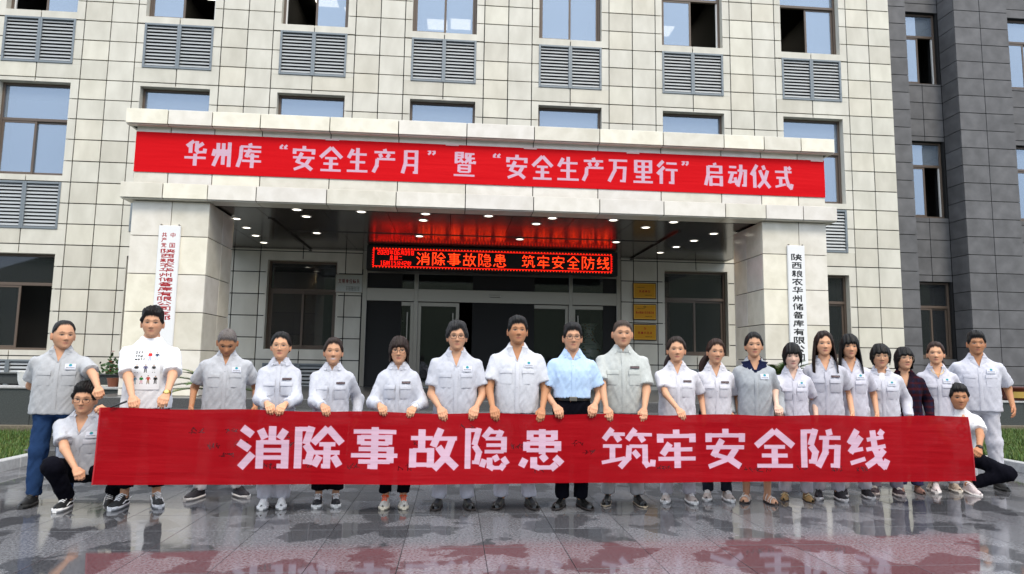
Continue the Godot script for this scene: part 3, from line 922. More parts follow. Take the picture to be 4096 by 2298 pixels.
func grounds() -> void:
	var rng := RandomNumberGenerator.new()
	rng.seed = 77
	var base := MB.new()
	base.quad(Vector3(-90, -0.02, 130), Vector3(90, -0.02, 130), Vector3(90, -0.02, -60), Vector3(-90, -0.02, -60), Vector3.UP)
	structure("ground", base, mats.paver0)
	# the paving by the people, stone by stone
	var plaza := Node3D.new()
	plaza.name = "plaza_paving"
	plaza.set_meta("kind", "structure")
	add_child(plaza)
	var all := []
	for a in range(-11, 17):
		for c in range(-8, 4):
			var x := -0.33 + 0.585 * a
			var z := 9.40 + 0.54 * c
			var off := absf(x + 0.29 - 0.08 * (15.5 - z)) / (15.6 - z)
			if off < 0.83 and x > -5.3 and x < 7.0:
				all.append([x, z, off])
	var joint := MB.new()
	joint.quad(Vector3(-60, -0.008, 14), Vector3(60, -0.008, 14), Vector3(60, -0.008, 4), Vector3(-60, -0.008, 4), Vector3.UP)
	put("joint_bed", joint, mats.gap_grey, plaza)
	var far := MB.new()
	for a in range(-16, 24):
		for c in range(-9, 11):
			var x := -0.33 + 0.585 * a
			var z := 9.40 + 0.54 * c
			var mine := false
			for q in all:
				mine = mine or (absf(q[0] - x) < 0.01 and absf(q[1] - z) < 0.01)
			if not mine:
				far.box(Vector3(x + 0.002, -0.03, z + 0.002), Vector3(x + 0.583, 0.0, z + 0.538), 0.0)
	for q in all.slice(0, 298):
		var o := slab("paving_stone", Vector3(q[0] + 0.002, -0.03, q[1] + 0.002), Vector3(q[0] + 0.583, 0.0, q[1] + 0.538), mats["paver%d" % rng.randi_range(0, 4)], plaza, 0.0012)
		o.position.y += rng.randf_range(-0.0012, 0.0)
	put("paving_beyond", far, mats.paver0, plaza).set_meta("kind", "stuff")
	# steps up to the doors
	var st := thing("entrance_steps", "broad dark stone steps and landing before the glass entrance", "steps")
	for k in 5:
		var z := 5.15 + 0.3 * k
		boxed("step", Vector3(-5.4, 0.0 if k == 4 else 0.15 * (4 - k) - 0.01, z - (5.2 if k == 0 else 0.31)), Vector3(6.6, 0.75 - 0.15 * k, z), mats.step, st, 0.008)
	# granite ramp walls either side
	for s in 2:
		var w := thing("granite_ramp_wall", ["speckled dark granite ramp wall behind the left lawn", "speckled dark granite ramp wall behind the right lawn"][s], "wall")
		var x0: float = [-14.0, 6.75][s]
		var x1: float = [-5.55, 17.0][s]
		var z: float = [3.6, 2.3][s]
		var n := 6
		for k in n:
			var a := lerpf(x0, x1, float(k) / n)
			var b := lerpf(x0, x1, (k + 1.0) / n)
			boxed("block", Vector3(a + 0.003, 0.0, z - 0.3), Vector3(b - 0.003, [0.79, 0.66][s], z), mats.granite, w, 0.004)
			boxed("coping", Vector3(a + 0.003, [0.79, 0.66][s], z - 0.34), Vector3(b - 0.003, [0.83, 0.7][s], z + 0.03), mats.kerb, w, 0.006)
		if s == 0:
			boxed("upper_wall", Vector3(x0, 0.83, z - 1.2), Vector3(x1, 1.0, z - 0.9), mats.granite, w, 0.004)
			boxed("upper_coping", Vector3(x0, 1.0, z - 1.24), Vector3(x1, 1.03, z - 0.86), mats.granite, w, 0.006)
	for s in 2:
		# lawn, soil edge, kerb
		var x0: float = [-14.0, 7.62][s]
		var x1: float = [-5.28, 17.0][s]
		var zb: float = [3.6, 2.3][s]
		var zf := 12.0
		var soil := MB.new()
		soil.box(Vector3(x0, -0.01, zb + 0.002), Vector3(x1, 0.2, zb + 0.22))
		structure("soil_bed", soil, mats.soil)
		var lw := MB.new()
		lw.box(Vector3(x0, -0.01, zb + 0.224), Vector3(x1, 0.09, zf))
		structure("lawn", lw, mats.lawn)
		var kb := thing("lawn_kerb", ["pale granite kerb along the left lawn", "pale granite kerb along the right lawn"][s], "kerb")
		for k in 9:
			var za := zb + 0.25 + k * 0.98
			var xa: float = [-5.277, 7.5][s]
			boxed("kerb_stone", Vector3(xa, -0.01, za + 0.003), Vector3(xa + 0.118, 0.125, za + 0.977), mats.kerb, kb, 0.01)
		# blades of grass
		var blade := MB.new()
		blade.grid([[Vector3(-0.004, 0, 0), Vector3(0.004, 0, 0)], [Vector3(-0.003, 0.04, 0.006), Vector3(0.003, 0.04, 0.006)], [Vector3(0, 0.075, 0.022), Vector3(0.0005, 0.075, 0.022)]], false)
		var mm := MultiMesh.new()
		mm.transform_format = MultiMesh.TRANSFORM_3D
		mm.use_colors = true
		mm.mesh = blade.mesh()
		var count := 42000
		mm.instance_count = count
		for k in count:
			var p := Vector3(rng.randf_range(-9.0, x1 - 0.02), 0.085, rng.randf_range(zb + 0.25, 8.6)) if s == 0 else Vector3(rng.randf_range(x0, 12.5), 0.085, rng.randf_range(zb + 0.25, 8.0))
			var clump := 0.6 + 0.9 * absf(noise.get_noise_3d(p.x * 60, 0, p.z * 60))
			var sc := rng.randf_range(0.6, 1.9) * clump
			mm.set_instance_transform(k, Transform3D(Basis(Vector3.UP, rng.randf() * TAU) * Basis(Vector3.RIGHT, rng.randf_range(-0.3, 0.5)) * Basis.from_scale(Vector3(1.6, sc, 1.0)), p))
			var tone := rng.randf_range(0.6, 1.25)
			mm.set_instance_color(k, Color(0.075 * tone * rng.randf_range(0.7, 1.5), 0.135 * tone, 0.022 * tone))
		var mi := MultiMeshInstance3D.new()
		mi.multimesh = mm
		mi.name = "grass" if s == 0 else "grass_001"
		var gm := mat(Color.WHITE, 0.6)
		gm.cull_mode = BaseMaterial3D.CULL_DISABLED
		mi.material_override = gm
		mi.set_meta("kind", "stuff")
		tag(mi, ["short green grass of the left lawn", "short green grass of the right lawn"][s], "grass")
		add_child(mi, true)
	# what stands across the square and shows in the glass: a wooded hill
	var hill := MB.new()
	var rows := []
	for a in 14:
		var row := []
		for c in 60:
			var x := lerpf(-110, 110, c / 59.0)
			var hgt := (15.5 + 4.5 * noise.get_noise_2d(x * 2.5, 3.0) + 2.0 * noise.get_noise_2d(x * 14, a * 20.0)) * sin(a / 13.0 * PI * 0.5)
			row.append(Vector3(x, hgt - 0.3, 62.0 + a * 2.5))
		rows.append(row)
	hill.grid(rows, false, true)
	var hm := worldly(mat(Color.WHITE, 0.9), 9.0)
	hm.albedo_texture = noise_tex(512, 0.03, lin(0.012, 0.022, 0.009), lin(0.04, 0.055, 0.026), 14, 5)
	structure("hill", hill, hm)


func frond(b: MB, root: Vector3, dir: Vector3, length: float, droop: float, r: RandomNumberGenerator) -> void:
	var pts := []
	var p := root
	var d := dir.normalized()
	for k in 9:
		pts.append(p)
		p += d * length / 8.0
		d = (d + Vector3.DOWN * droop / 8.0).normalized()
	var rad := []
	for k in 9:
		rad.append(lerpf(0.008, 0.002, k / 8.0))
	b.col = Color(0.10, 0.13, 0.03)
	b.tube(pts, rad, 5, false)
	for k in range(4, 38):
		var f := k / 38.0 * 8.0
		var a := int(f)
		var q: Vector3 = pts[a].lerp(pts[mini(a + 1, 8)], f - a)
		var t: Vector3 = (pts[mini(a + 1, 8)] - pts[a]).normalized() if a < 8 else d
		var side := t.cross(Vector3.UP).normalized()
		for s in [-1.0, 1.0]:
			var lf: Vector3 = (side * s * 0.8 + t * 0.55 + Vector3.UP * 0.25).normalized()
			var ll := length * 0.27 * sin(lerpf(0.35, PI - 0.15, k / 38.0)) * r.randf_range(0.85, 1.1)
			var wd := t * 0.011
			var g := r.randf_range(0.7, 1.3)
			b.col = Color(0.05 * g, 0.10 * g, 0.02 * g) if r.randf() > 0.12 else Color(0.22 * g, 0.18 * g, 0.04)
			b.tri(q - wd, q + wd, q + lf * ll - Vector3.UP * ll * 0.12, lf.cross(t).normalized() * s)


func planting() -> void:
	var r := RandomNumberGenerator.new()
	r.seed = 31
	for k in 2:
		var at: Vector3 = [Vector3(-2.98, 0.0, 6.6), Vector3(4.42, 0.0, 6.6)][k]
		var c := thing("cycad_plant", ["potted cycad with long feathery fronds beside the left column", "potted cycad with long feathery fronds beside the right column"][k], "palm", at)
		var pot := MB.new()
		pot.lathe([[0.0, 0.0], [0.2, 0.0], [0.26, 0.3], [0.28, 0.34], [0.25, 0.34], [0.24, 0.28], [0.0, 0.28]], 24)
		pot.tint(Color(0.05, 0.05, 0.055))
		put("pot", pot, mats.shiny, c)
		var tr := MB.new()
		tr.tube([Vector3(0, 0.27, 0), Vector3(0, 0.7, 0), Vector3(0, 0.93 + 0.2 * k, 0)], [0.1, 0.11, 0.07], 10)
		tr.tint(Color(0.06, 0.045, 0.03))
		put("trunk", tr, mats.plain, c)
		for q in 22:
			var an := q * 2.399
			var fr := MB.new()
			frond(fr, Vector3(0, 0.90 + 0.2 * k, 0), Vector3(cos(an), lerpf(0.3, 1.5, q / 22.0), sin(an)), lerpf(0.7, 0.52, q / 22.0), 0.9, r)
			put("frond", fr, mats.plain, c)
	# flower pots on the copings
	var fl := thing("flower_pot", "small pot of red flowers on the left granite wall", "flower pot", Vector3(-5.75, 0.83, 3.45))
	var pt := MB.new()
	pt.lathe([[0.0, 0.0], [0.07, 0.0], [0.1, 0.15], [0.085, 0.15], [0.0, 0.13]], 16)
	pt.tint(Color(0.25, 0.09, 0.05))
	put("pot", pt, mats.plain, fl)
	var lv := MB.new()
	var bl := MB.new()
	for q in 160:
		var p := Vector3(r.randfn(0, 0.13), 0.2 + absf(r.randfn(0, 0.12)), r.randfn(0, 0.1))
		var d := Vector3(r.randf_range(-1, 1), r.randf_range(0.1, 1), r.randf_range(-1, 1)).normalized()
		var sd := d.cross(Vector3(r.randf(), r.randf(), r.randf())).normalized() * 0.022
		lv.col = Color(0.03, 0.07, 0.02) * r.randf_range(0.7, 1.5)
		lv.quad(p, p + d * 0.03 + sd, p + d * 0.075, p + d * 0.03 - sd, sd.cross(d).normalized())
		if q % 9 == 0:
			for s in 5:
				var dd := Vector3(cos(s * 1.257), 0.5, sin(s * 1.257))
				bl.tri(p + d * 0.08, p + d * 0.08 + dd * 0.03 + dd.cross(Vector3.UP) * 0.012, p + d * 0.08 + dd * 0.03 - dd.cross(Vector3.UP) * 0.012, Vector3.UP)
	bl.tint(Color(0.55, 0.03, 0.04))
	put("leaves", lv, mats.plain, fl)
	put("blossom", bl, mats.plain, fl)
	var wp := thing("white_plant_pot", "white ribbed plant pot on the left granite wall", "flower pot", Vector3(-7.15, 0.83, 3.45))
	var w := MB.new()
	w.lathe([[0.0, 0.0], [0.09, 0.0], [0.12, 0.1], [0.13, 0.22], [0.145, 0.24], [0.13, 0.25], [0.11, 0.2], [0.0, 0.2]], 20)
	w.tint(Color(0.7, 0.7, 0.68))
	put("pot", w, mats.plain, wp)
	var rp := thing("brown_glazed_pot", "round brown glazed pot with a gold panel on the right granite wall", "flower pot", Vector3(11.85, 0.7, 2.1))
	var rr := MB.new()
	rr.lathe([[0.0, 0.0], [0.2, 0.0], [0.24, 0.05], [0.26, 0.2], [0.29, 0.24], [0.3, 0.29], [0.27, 0.29], [0.25, 0.2], [0.0, 0.18]], 24)
	rr.tint(Color(0.09, 0.02, 0.015))
	put("pot", rr, mats.shiny, rp)
	var gp := MB.new()
	var row0 := []
	var row1 := []
	for q in 9:
		var an := lerpf(PI * 0.25, PI * 0.75, q / 8.0)
		row0.append(Vector3(cos(an) * 0.251, 0.06, sin(an) * 0.251))
		row1.append(Vector3(cos(an) * 0.265, 0.19, sin(an) * 0.265))
	gp.grid([row0, row1], false, true)
	gp.tint(Color(0.5, 0.33, 0.08))
	put("gold_panel", gp, mats.plain, rp)

# ---------------------------------------------------------------- banners, signs, plaques

const RED := Color(0.80, 0.04, 0.085)
const INK := Color(0.80, 0.67, 0.74)


func cloth_sheet(called: String, cols: int, rows_: int, at: Callable, m: Material, parent: Node3D, thick := 0.0015) -> MeshInstance3D:
	var front := []
	var back := []
	for a in rows_ + 1:
		var r0 := []
		var r1 := []
		for b in cols + 1:
			var p: Vector3 = at.call(float(b) / cols, float(a) / rows_)
			r0.append(p)
			r1.append(p - Vector3(0, 0, thick))
		front.append(r0)
		back.append(r1)
	var b2 := MB.new()
	b2.grid(front, false)
	b2.grid(back, false, true)
	return put(called, b2, m, parent)


func signs() -> void:
	var r := RandomNumberGenerator.new()
	r.seed = 6
	# the banner over the entrance
	var im := blank(2048, 118, RED)
	var spans := [-4.362, -4.029, -3.934, -3.611, -3.544, -3.165, -2.901, -2.743, -2.673, -2.316, -2.246, -1.874, -1.809, -1.462, -1.392, -1.02, -0.957, -0.625, -0.519, -0.355, -0.074, 0.285, 0.561, 0.72, 0.801, 1.156, 1.229, 1.587, 1.652, 2.033, 2.086, 2.452, 2.52, 2.867, 2.944, 3.309, 3.359, 3.726, 3.781, 3.933, 4.2, 4.529, 4.605, 4.941, 5.009, 5.357, 5.427, 5.758]
	var words := "华州库“安全生产月”暨“安全生产万里行”启动仪式"
	var px := 2048 / 11.46
	for k in words.length():
		var x0: float = (spans[k * 2] + 5.122) * px
		var x1: float = (spans[k * 2 + 1] + 5.122) * px
		var q := words[k] in "“”"
		glyph(im, words[k], Rect2(x0, 22, x1 - x0, 28 if q else 73), 11.0 if not q else 6.5, INK, 0.66)
	var top := thing("hanging_banner", "long red banner with white lettering fixed across the portico frieze", "banner")
	var m := mat(Color.WHITE, 0.6)
	m.albedo_texture = painted(im)
	m.vertex_color_use_as_albedo = false
	m.metallic_specular = 0.2
	m.normal_enabled = true
	m.normal_texture = wrinkles(0.012)
	m.normal_scale = 0.4
	cloth_sheet("cloth", 220, 10, func(u: float, v: float) -> Vector3:
		var x := -5.122 + 11.46 * u
		var sag := 0.012 * sin(u * PI * 6.0) * sin(v * PI)
		return Vector3(x, 4.918 - 0.656 * v - 0.02 * u * 0.5 + sag * 0.5, 4.662 + 0.009 * (noise.get_noise_2d(x * 22.0, v * 60.0 + x * 14.0) + 0.5) * (0.3 + sin(v * PI))), m, top)
	for k in 5:
		var x: float = [-2.05, -0.1, 1.2, 2.95, 6.2][k]
		boxed("tape", Vector3(x - 0.11, 4.898 - 0.004 * k, 4.676), Vector3(x + 0.11, 4.925 - 0.004 * k, 4.6775), tape_mat(), top)
	# the banner the people hold
	im = blank(2048, 164, Color(0.62, 0.02, 0.075, 0.86))
	spans = [1.122, 1.568, 1.602, 2.016, 2.074, 2.503, 2.583, 3.029, 3.082, 3.487, 3.577, 4.001, 4.32, 4.841, 4.848, 5.259, 5.325, 5.748, 5.82, 6.251, 6.299, 6.714, 6.767, 7.193]
	words = "消除事故隐患筑牢安全防线"
	px = 2048 / 8.07
	var names_at := [[0.72, 0.3], [0.88, 0.52], [1.02, 0.3], [1.1, 0.5], [0.98, 0.66], [1.42, 0.35], [1.55, 0.5], [1.35, 0.82], [1.7, 0.8], [2.05, 0.82], [2.5, 0.82], [2.62, 0.45], [3.04, 0.2], [3.1, 0.52], [3.5, 0.5], [3.7, 0.86], [4.06, 0.45], [4.16, 0.6], [4.85, 0.85], [5.6, 0.8], [5.72, 0.88], [5.85, 0.88], [6.25, 0.86], [6.6, 0.86], [6.85, 0.88]]
	for q in names_at:
		scribble(im, q[0] * px, q[1] * 150 - 6, r.randf_range(26, 40), r.randf_range(12, 17), Color(0.16, 0.0, 0.03, 0.5), r, r.randi_range(2, 3))
	for k in words.length():
		var x0: float = spans[k * 2] * px
		var x1: float = spans[k * 2 + 1] * px
		glyph(im, words[k], Rect2(x0 + 3, 35, x1 - x0 - 6, 94), 16.5, INK, 0.62)
	var low := thing("held_banner", "long red banner with large white lettering and marker signatures held by the group", "banner")
	var bm := mat(Color.WHITE, 0.5)
	bm.albedo_texture = painted(im)
	bm.vertex_color_use_as_albedo = false
	bm.metallic_specular = 0.25
	bm.transparency = BaseMaterial3D.TRANSPARENCY_ALPHA
	bm.normal_enabled = true
	bm.normal_texture = wrinkles(0.012)
	bm.normal_scale = 0.55
	bm.backlight_enabled = true
	bm.backlight = Color(0.22, 0.015, 0.02)
	cloth_sheet("cloth", 300, 30, banner_at, bm, low)
	var hem := MB.new()
	for s in 2:
		var pts := []
		var rad := []
		for k in 15:
			pts.append(banner_at(float(s), k / 14.0))
			rad.append(0.007)
		hem.tube(pts, rad, 6)
	hem.tint(Color(0.42, 0.012, 0.02))
	put("edge_seam", hem, mats.plain, low)
	# the running light sign over the doors
	var led := thing("light_sign", "red running-light sign with glowing lettering above the glass doors", "sign")
	boxed("housing", Vector3(-1.91, 3.28, 0.72), Vector3(3.59, 3.815, 1.0), mat(lin(0.006, 0.006, 0.007), 0.35), led, 0.008)
	var W := 2048
	im = blank(W, 196, Color.BLACK)
	px = W / 5.85
	var red := Color(1.0, 0.06, 0.02)
	var amber := Color(1.0, 0.24, 0.05)
	for k in 78:
		for s in 2:
			var x := 52.0 + k * 25.2
			if x < W - 40:
				for q in 9:
					stroke(im, Vector2(x - q, (16 + q) if s == 0 else (180 - q)), Vector2(x + q, (16 + q) if s == 0 else (180 - q)), 1.4, red if q % 3 else amber)
	for s in 2:
		for k in 7:
			for q in 8:
				var y := 38.0 + k * 20
				var x := (42.0 + q) if s == 0 else (W - 42.0 - q)
				stroke(im, Vector2(x, y - q), Vector2(x, y + q), 1.4, red)
	stroke(im, Vector2(50, 29), Vector2(W - 50, 29), 3, red)
	stroke(im, Vector2(50, 167), Vector2(W - 50, 167), 3, red)
	stroke(im, Vector2(W - 54, 29), Vector2(W - 54, 167), 3, red)
	stroke(im, Vector2(54, 29), Vector2(54, 167), 3, red)
	var lines := ["2020年06月09日", "星期二", "16时15分42秒"]
	for k in 3:
		var s: String = lines[k]
		var wide := 0.0
		for ch in s:
			wide += 24.0 if ch in "0123456789" else 36.0
		var x := 230.0 - wide / 2
		for ch in s:
			var cw := 24.0 if ch in "0123456789" else 36.0
			glyph(im, ch, Rect2(x + 3, 37 + k * 43, cw - 6, 36), 4.0, red, 1.0)
			x += cw
	words = "消除事故隐患 筑牢安全防线"
	for k in words.length():
		if words[k] != " ":
			var x := (1.13 + (0.356 * k if k < 6 else 0.356 * k - 0.05)) * px
			glyph(im, words[k], Rect2(x, 44, 106, 108), 9.5, red, 0.9)
			glyph(im, words[k], Rect2(x + 1, 45, 104, 106), 5.5, amber, 1.0)
	for y in range(0, 196, 4):
		for x in W:
			im.set_pixel(x, y, im.get_pixel(x, y) * Color(0.45, 0.45, 0.45, 1))
	for x in range(0, W, 4):
		for y in 196:
			im.set_pixel(x, y, im.get_pixel(x, y) * Color(0.55, 0.55, 0.55, 1))
	var face := MB.new()
	face.quad(Vector3(-1.9, 3.29, 1.003), Vector3(3.58, 3.29, 1.003), Vector3(3.58, 3.805, 1.003), Vector3(-1.9, 3.805, 1.003), Vector3.BACK)
	var lm := mat(Color(0.01, 0.005, 0.005), 0.5)
	lm.emission_enabled = true
	lm.emission_texture = painted(im)
	lm.emission = Color.WHITE
	lm.emission_operator = BaseMaterial3D.EMISSION_OP_MULTIPLY
	lm.emission_energy_multiplier = 2.6
	put("screen", face, lm, led)
	var gl := AreaLight3D.new()
	gl.name = "glow"
	led.add_child(gl, true)
	gl.position = Vector3(0.84, 3.54, 1.03)
	gl.rotation.y = PI
	gl.area_size = Vector2(5.4, 0.48)
	gl.light_color = Color(1.0, 0.05, 0.02)
	gl.light_energy = 0.10
	gl.area_range = 9.0
	gl.shadow_enabled = true
	# upright name boards on the columns
	var board := func(x0: float, x1: float, y0: float, y1: float, called: String, label: String, im2: Image) -> void:
		var b := thing(called, label, "sign board")
		boxed("board", Vector3(x0, y0, 4.655), Vector3(x1, y1, 4.69), mat(lin(0.78, 0.78, 0.77), 0.35), b, 0.006)
		var f := MB.new()
		f.quad(Vector3(x0 + 0.008, y0 + 0.008, 4.692), Vector3(x1 - 0.008, y0 + 0.008, 4.692), Vector3(x1 - 0.008, y1 - 0.008, 4.692), Vector3(x0 + 0.008, y1 - 0.008, 4.692), Vector3.BACK)
		var fm := mat(Color.WHITE, 0.35)
		fm.albedo_texture = painted(im2)
		put("lettering", f, fm, b)
		for x in [x0 + 0.03, x1 - 0.03]:
			var pin := MB.new()
			pin.tube([Vector3(x, y1 + 0.012, 4.65), Vector3(x, y1 + 0.012, 4.685)], [0.012, 0.012], 8)
			put("pin", pin, mats.steel, b)
	var white := Color(0.9, 0.9, 0.9)
	im = blank(150, 1040, white)
	var crimson := Color(0.6, 0.02, 0.05)
	for k in 3:
		glyph(im, "共产党"[k], Rect2(22, 50 + k * 38, 38, 34), 5.0, crimson)
	glyph(im, "中", Rect2(84, 50, 38, 34), 5.0, crimson)
	glyph(im, "国", Rect2(82, 126, 40, 34), 5.0, crimson)
	words = "陕西粮农华州储备库有限公司支部"
	for k in words.length():
		glyph(im, words[k], Rect2(22, 172 + k * 35.0, 104, 29), 9.5, crimson, 0.5)
	board.call(-4.66, -4.33, 1.16, 3.404, "name_board", "white upright board with red lettering on the left column", im)
	im = blank(150, 1040, white)
	words = "陕西粮农华州储备库有限公司"
	for k in words.length():
		glyph(im, words[k], Rect2(28, 66 + k * 66.0, 96, 52), 11.5, Color(0.02, 0.02, 0.02), 0.6)
	board.call(5.615, 5.92, 1.16, 3.393, "name_board", "white upright board with black lettering on the right column", im)
	# plaques on the wall by the doors
	var plaque := func(x0: float, x1: float, y0: float, y1: float, called: String, label: String, im2: Image, fm: StandardMaterial3D, edge: Material) -> void:
		var b := thing(called, label, "plaque")
		boxed("mount", Vector3(x0, y0, 0.003), Vector3(x1, y1, 0.03), edge, b, 0.006)
		var f := MB.new()
		f.quad(Vector3(x0 + 0.02, y0 + 0.02, 0.032), Vector3(x1 - 0.02, y0 + 0.02, 0.032), Vector3(x1 - 0.02, y1 - 0.02, 0.032), Vector3(x0 + 0.02, y1 - 0.02, 0.032), Vector3.BACK)
		fm.albedo_texture = painted(im2)
		put("face", f, fm, b)
	im = blank(320, 210, Color(0.62, 0.62, 0.6))
	words = "文明单位标兵"
	for k in 6:
		glyph(im, words[k], Rect2(24 + k * 46, 48, 38, 56), 5.5, Color(0.35, 0.03, 0.05))
	for k in 3:
		for q in 9:
			glyph(im, "中共有明建先企示范"[q], Rect2(124 + q * 19, 142 + k * 19, 14, 13), 1.6, Color(0.1, 0.1, 0.08))
	plaque.call(-2.71, -2.10, 2.865, 3.286, "steel_plaque", "brushed steel plaque with dark red lettering left of the doors", im, mat(Color.WHITE, 0.32, 0.75), mats.steel)
	var rows := [["先进单位", 3.263, 2.879], ["放心粮油示范仓储企业", 2.76, 2.379], ["党建示范点", 2.285, 1.9]]
	for k in 3:
		im = blank(280, 190, Color(0.80, 0.58, 0.12))
		for q in 30:
			stroke(im, Vector2(6 + q * 9.3, 3), Vector2(10 + q * 9.3, 9), 3.0, Color(1, 0.88, 0.5))
			stroke(im, Vector2(6 + q * 9.3, 186), Vector2(10 + q * 9.3, 180), 3.0, Color(1, 0.88, 0.5))
		for q in 20:
			stroke(im, Vector2(3, 6 + q * 9.3), Vector2(9, 10 + q * 9.3), 3.0, Color(1, 0.88, 0.5))
			stroke(im, Vector2(276, 6 + q * 9.3), Vector2(270, 10 + q * 9.3), 3.0, Color(1, 0.88, 0.5))
		words = rows[k][0]
		var n := words.length()
		var cw := minf(38.0, 236.0 / n)
		for q in n:
			glyph(im, words[q], Rect2(140 - cw * n / 2 + q * cw + cw * 0.08, 86, cw * 0.84, 32), 4.4 if n < 6 else 3.4, Color(0.62, 0.03, 0.04))
		var small := Color(0.2, 0.14, 0.03)
		if k < 2:
			for q in 10:
				glyph(im, "共有明建先企示范中国"[q], Rect2(38 + q * 10, 46, 8, 9), 1.2, small)
		for q in 9:
			glyph(im, "中国陕西粮农公司部"[q], Rect2(142 + q * 10, 148, 8, 9), 1.2, small)
		if k == 1:
			for q in 24:
				var an := TAU * q / 24
				stroke(im, Vector2(140 + cos(an) * 14, 28 + sin(an) * 10), Vector2(140 + cos(an + 0.27) * 14, 28 + sin(an + 0.27) * 10), 4.0, Color(0.06, 0.16, 0.1))
			stroke(im, Vector2(128, 28), Vector2(152, 28), 3.0, Color(0.06, 0.16, 0.1))
		if k == 2:
			var c := Color(0.68, 0.03, 0.04)
			for q in 16:   # hammer and sickle
				var an := -1.2 + q * 0.2
				stroke(im, Vector2(140 + cos(an) * 13, 44 + sin(an) * 13), Vector2(140 + cos(an + 0.2) * 13, 44 + sin(an + 0.2) * 13), lerpf(2.0, 5.0, sin(q / 15.0 * PI)), c)
			stroke(im, Vector2(152, 58), Vector2(134, 40), 4.0, c)
			stroke(im, Vector2(128, 42), Vector2(140, 32), 6.0, c)
			stroke(im, Vector2(136, 54), Vector2(126, 60), 4.0, c)
		var gm := mat(Color.WHITE, 0.3, 0.3)
		plaque.call(4.19, 4.755, rows[k][2], rows[k][1], "gold_plaque", ["top gold plaque of the three right of the doors", "middle gold plaque of the three with a small dark emblem", "bottom gold plaque of the three with a red emblem"][k], im, gm, mat(lin(0.045, 0.018, 0.012), 0.35))


func wrinkles(freq: float) -> NoiseTexture2D:
	var t := noise_tex(512, freq, Color.BLACK, Color.WHITE, 44, 4)
	t.color_ramp = null
	t.as_normal_map = true
	t.bump_strength = 6.0
	return t


func tape_mat() -> StandardMaterial3D:
	if not mats.has("tape"):
		mats.tape = mat(Color(0.86, 0.7, 0.68), 0.3)
	return mats.tape


func banner_at(u: float, v: float) -> Vector3:
	var top := 0.906 - 0.03 * smoothstep(0.0, 0.45, u)
	var low := 0.274 - 0.024 * u
	var skew := 0.027 * (v - 0.5) * (1.0 - u) * 2.0 * 0.0 + lerpf(-0.0, 0.055, v) * smoothstep(0.9, 1.0, u) - 0.025 * v * smoothstep(0.1, 0.0, u)
	var p := Vector3(lerpf(-2.95, 5.09, u) + skew, lerpf(top, low, v), lerpf(9.52, 9.2, u))
	var held := 0.010 * sin(u * 47.0 + 1.0) * (1.0 - v) * (1.0 - v)
	var fold := 0.03 * noise.get_noise_2d(u * 190.0, v * 26.0) + 0.012 * noise.get_noise_2d(u * 420.0 + v * 60.0, v * 55.0 + 40.0)
	fold += 0.007 * noise.get_noise_2d(u * 260.0 + 300.0, v * 210.0 + 40.0 * sin(u * 9.0)) * (1.2 - v) + 0.012 * absf(noise.get_noise_2d(u * 900.0, v * 40.0)) * smoothstep(0.5, 0.0, v)
	p.y += held * 0.7 + 0.007 * noise.get_noise_2d(u * 340.0, v * 8.0 + 90.0) * (0.4 + v)
	p.z += held + fold * (0.35 + 0.65 * v) + 0.02 * sin(u * 23.0) * v
	return p

# ---------------------------------------------------------------- people

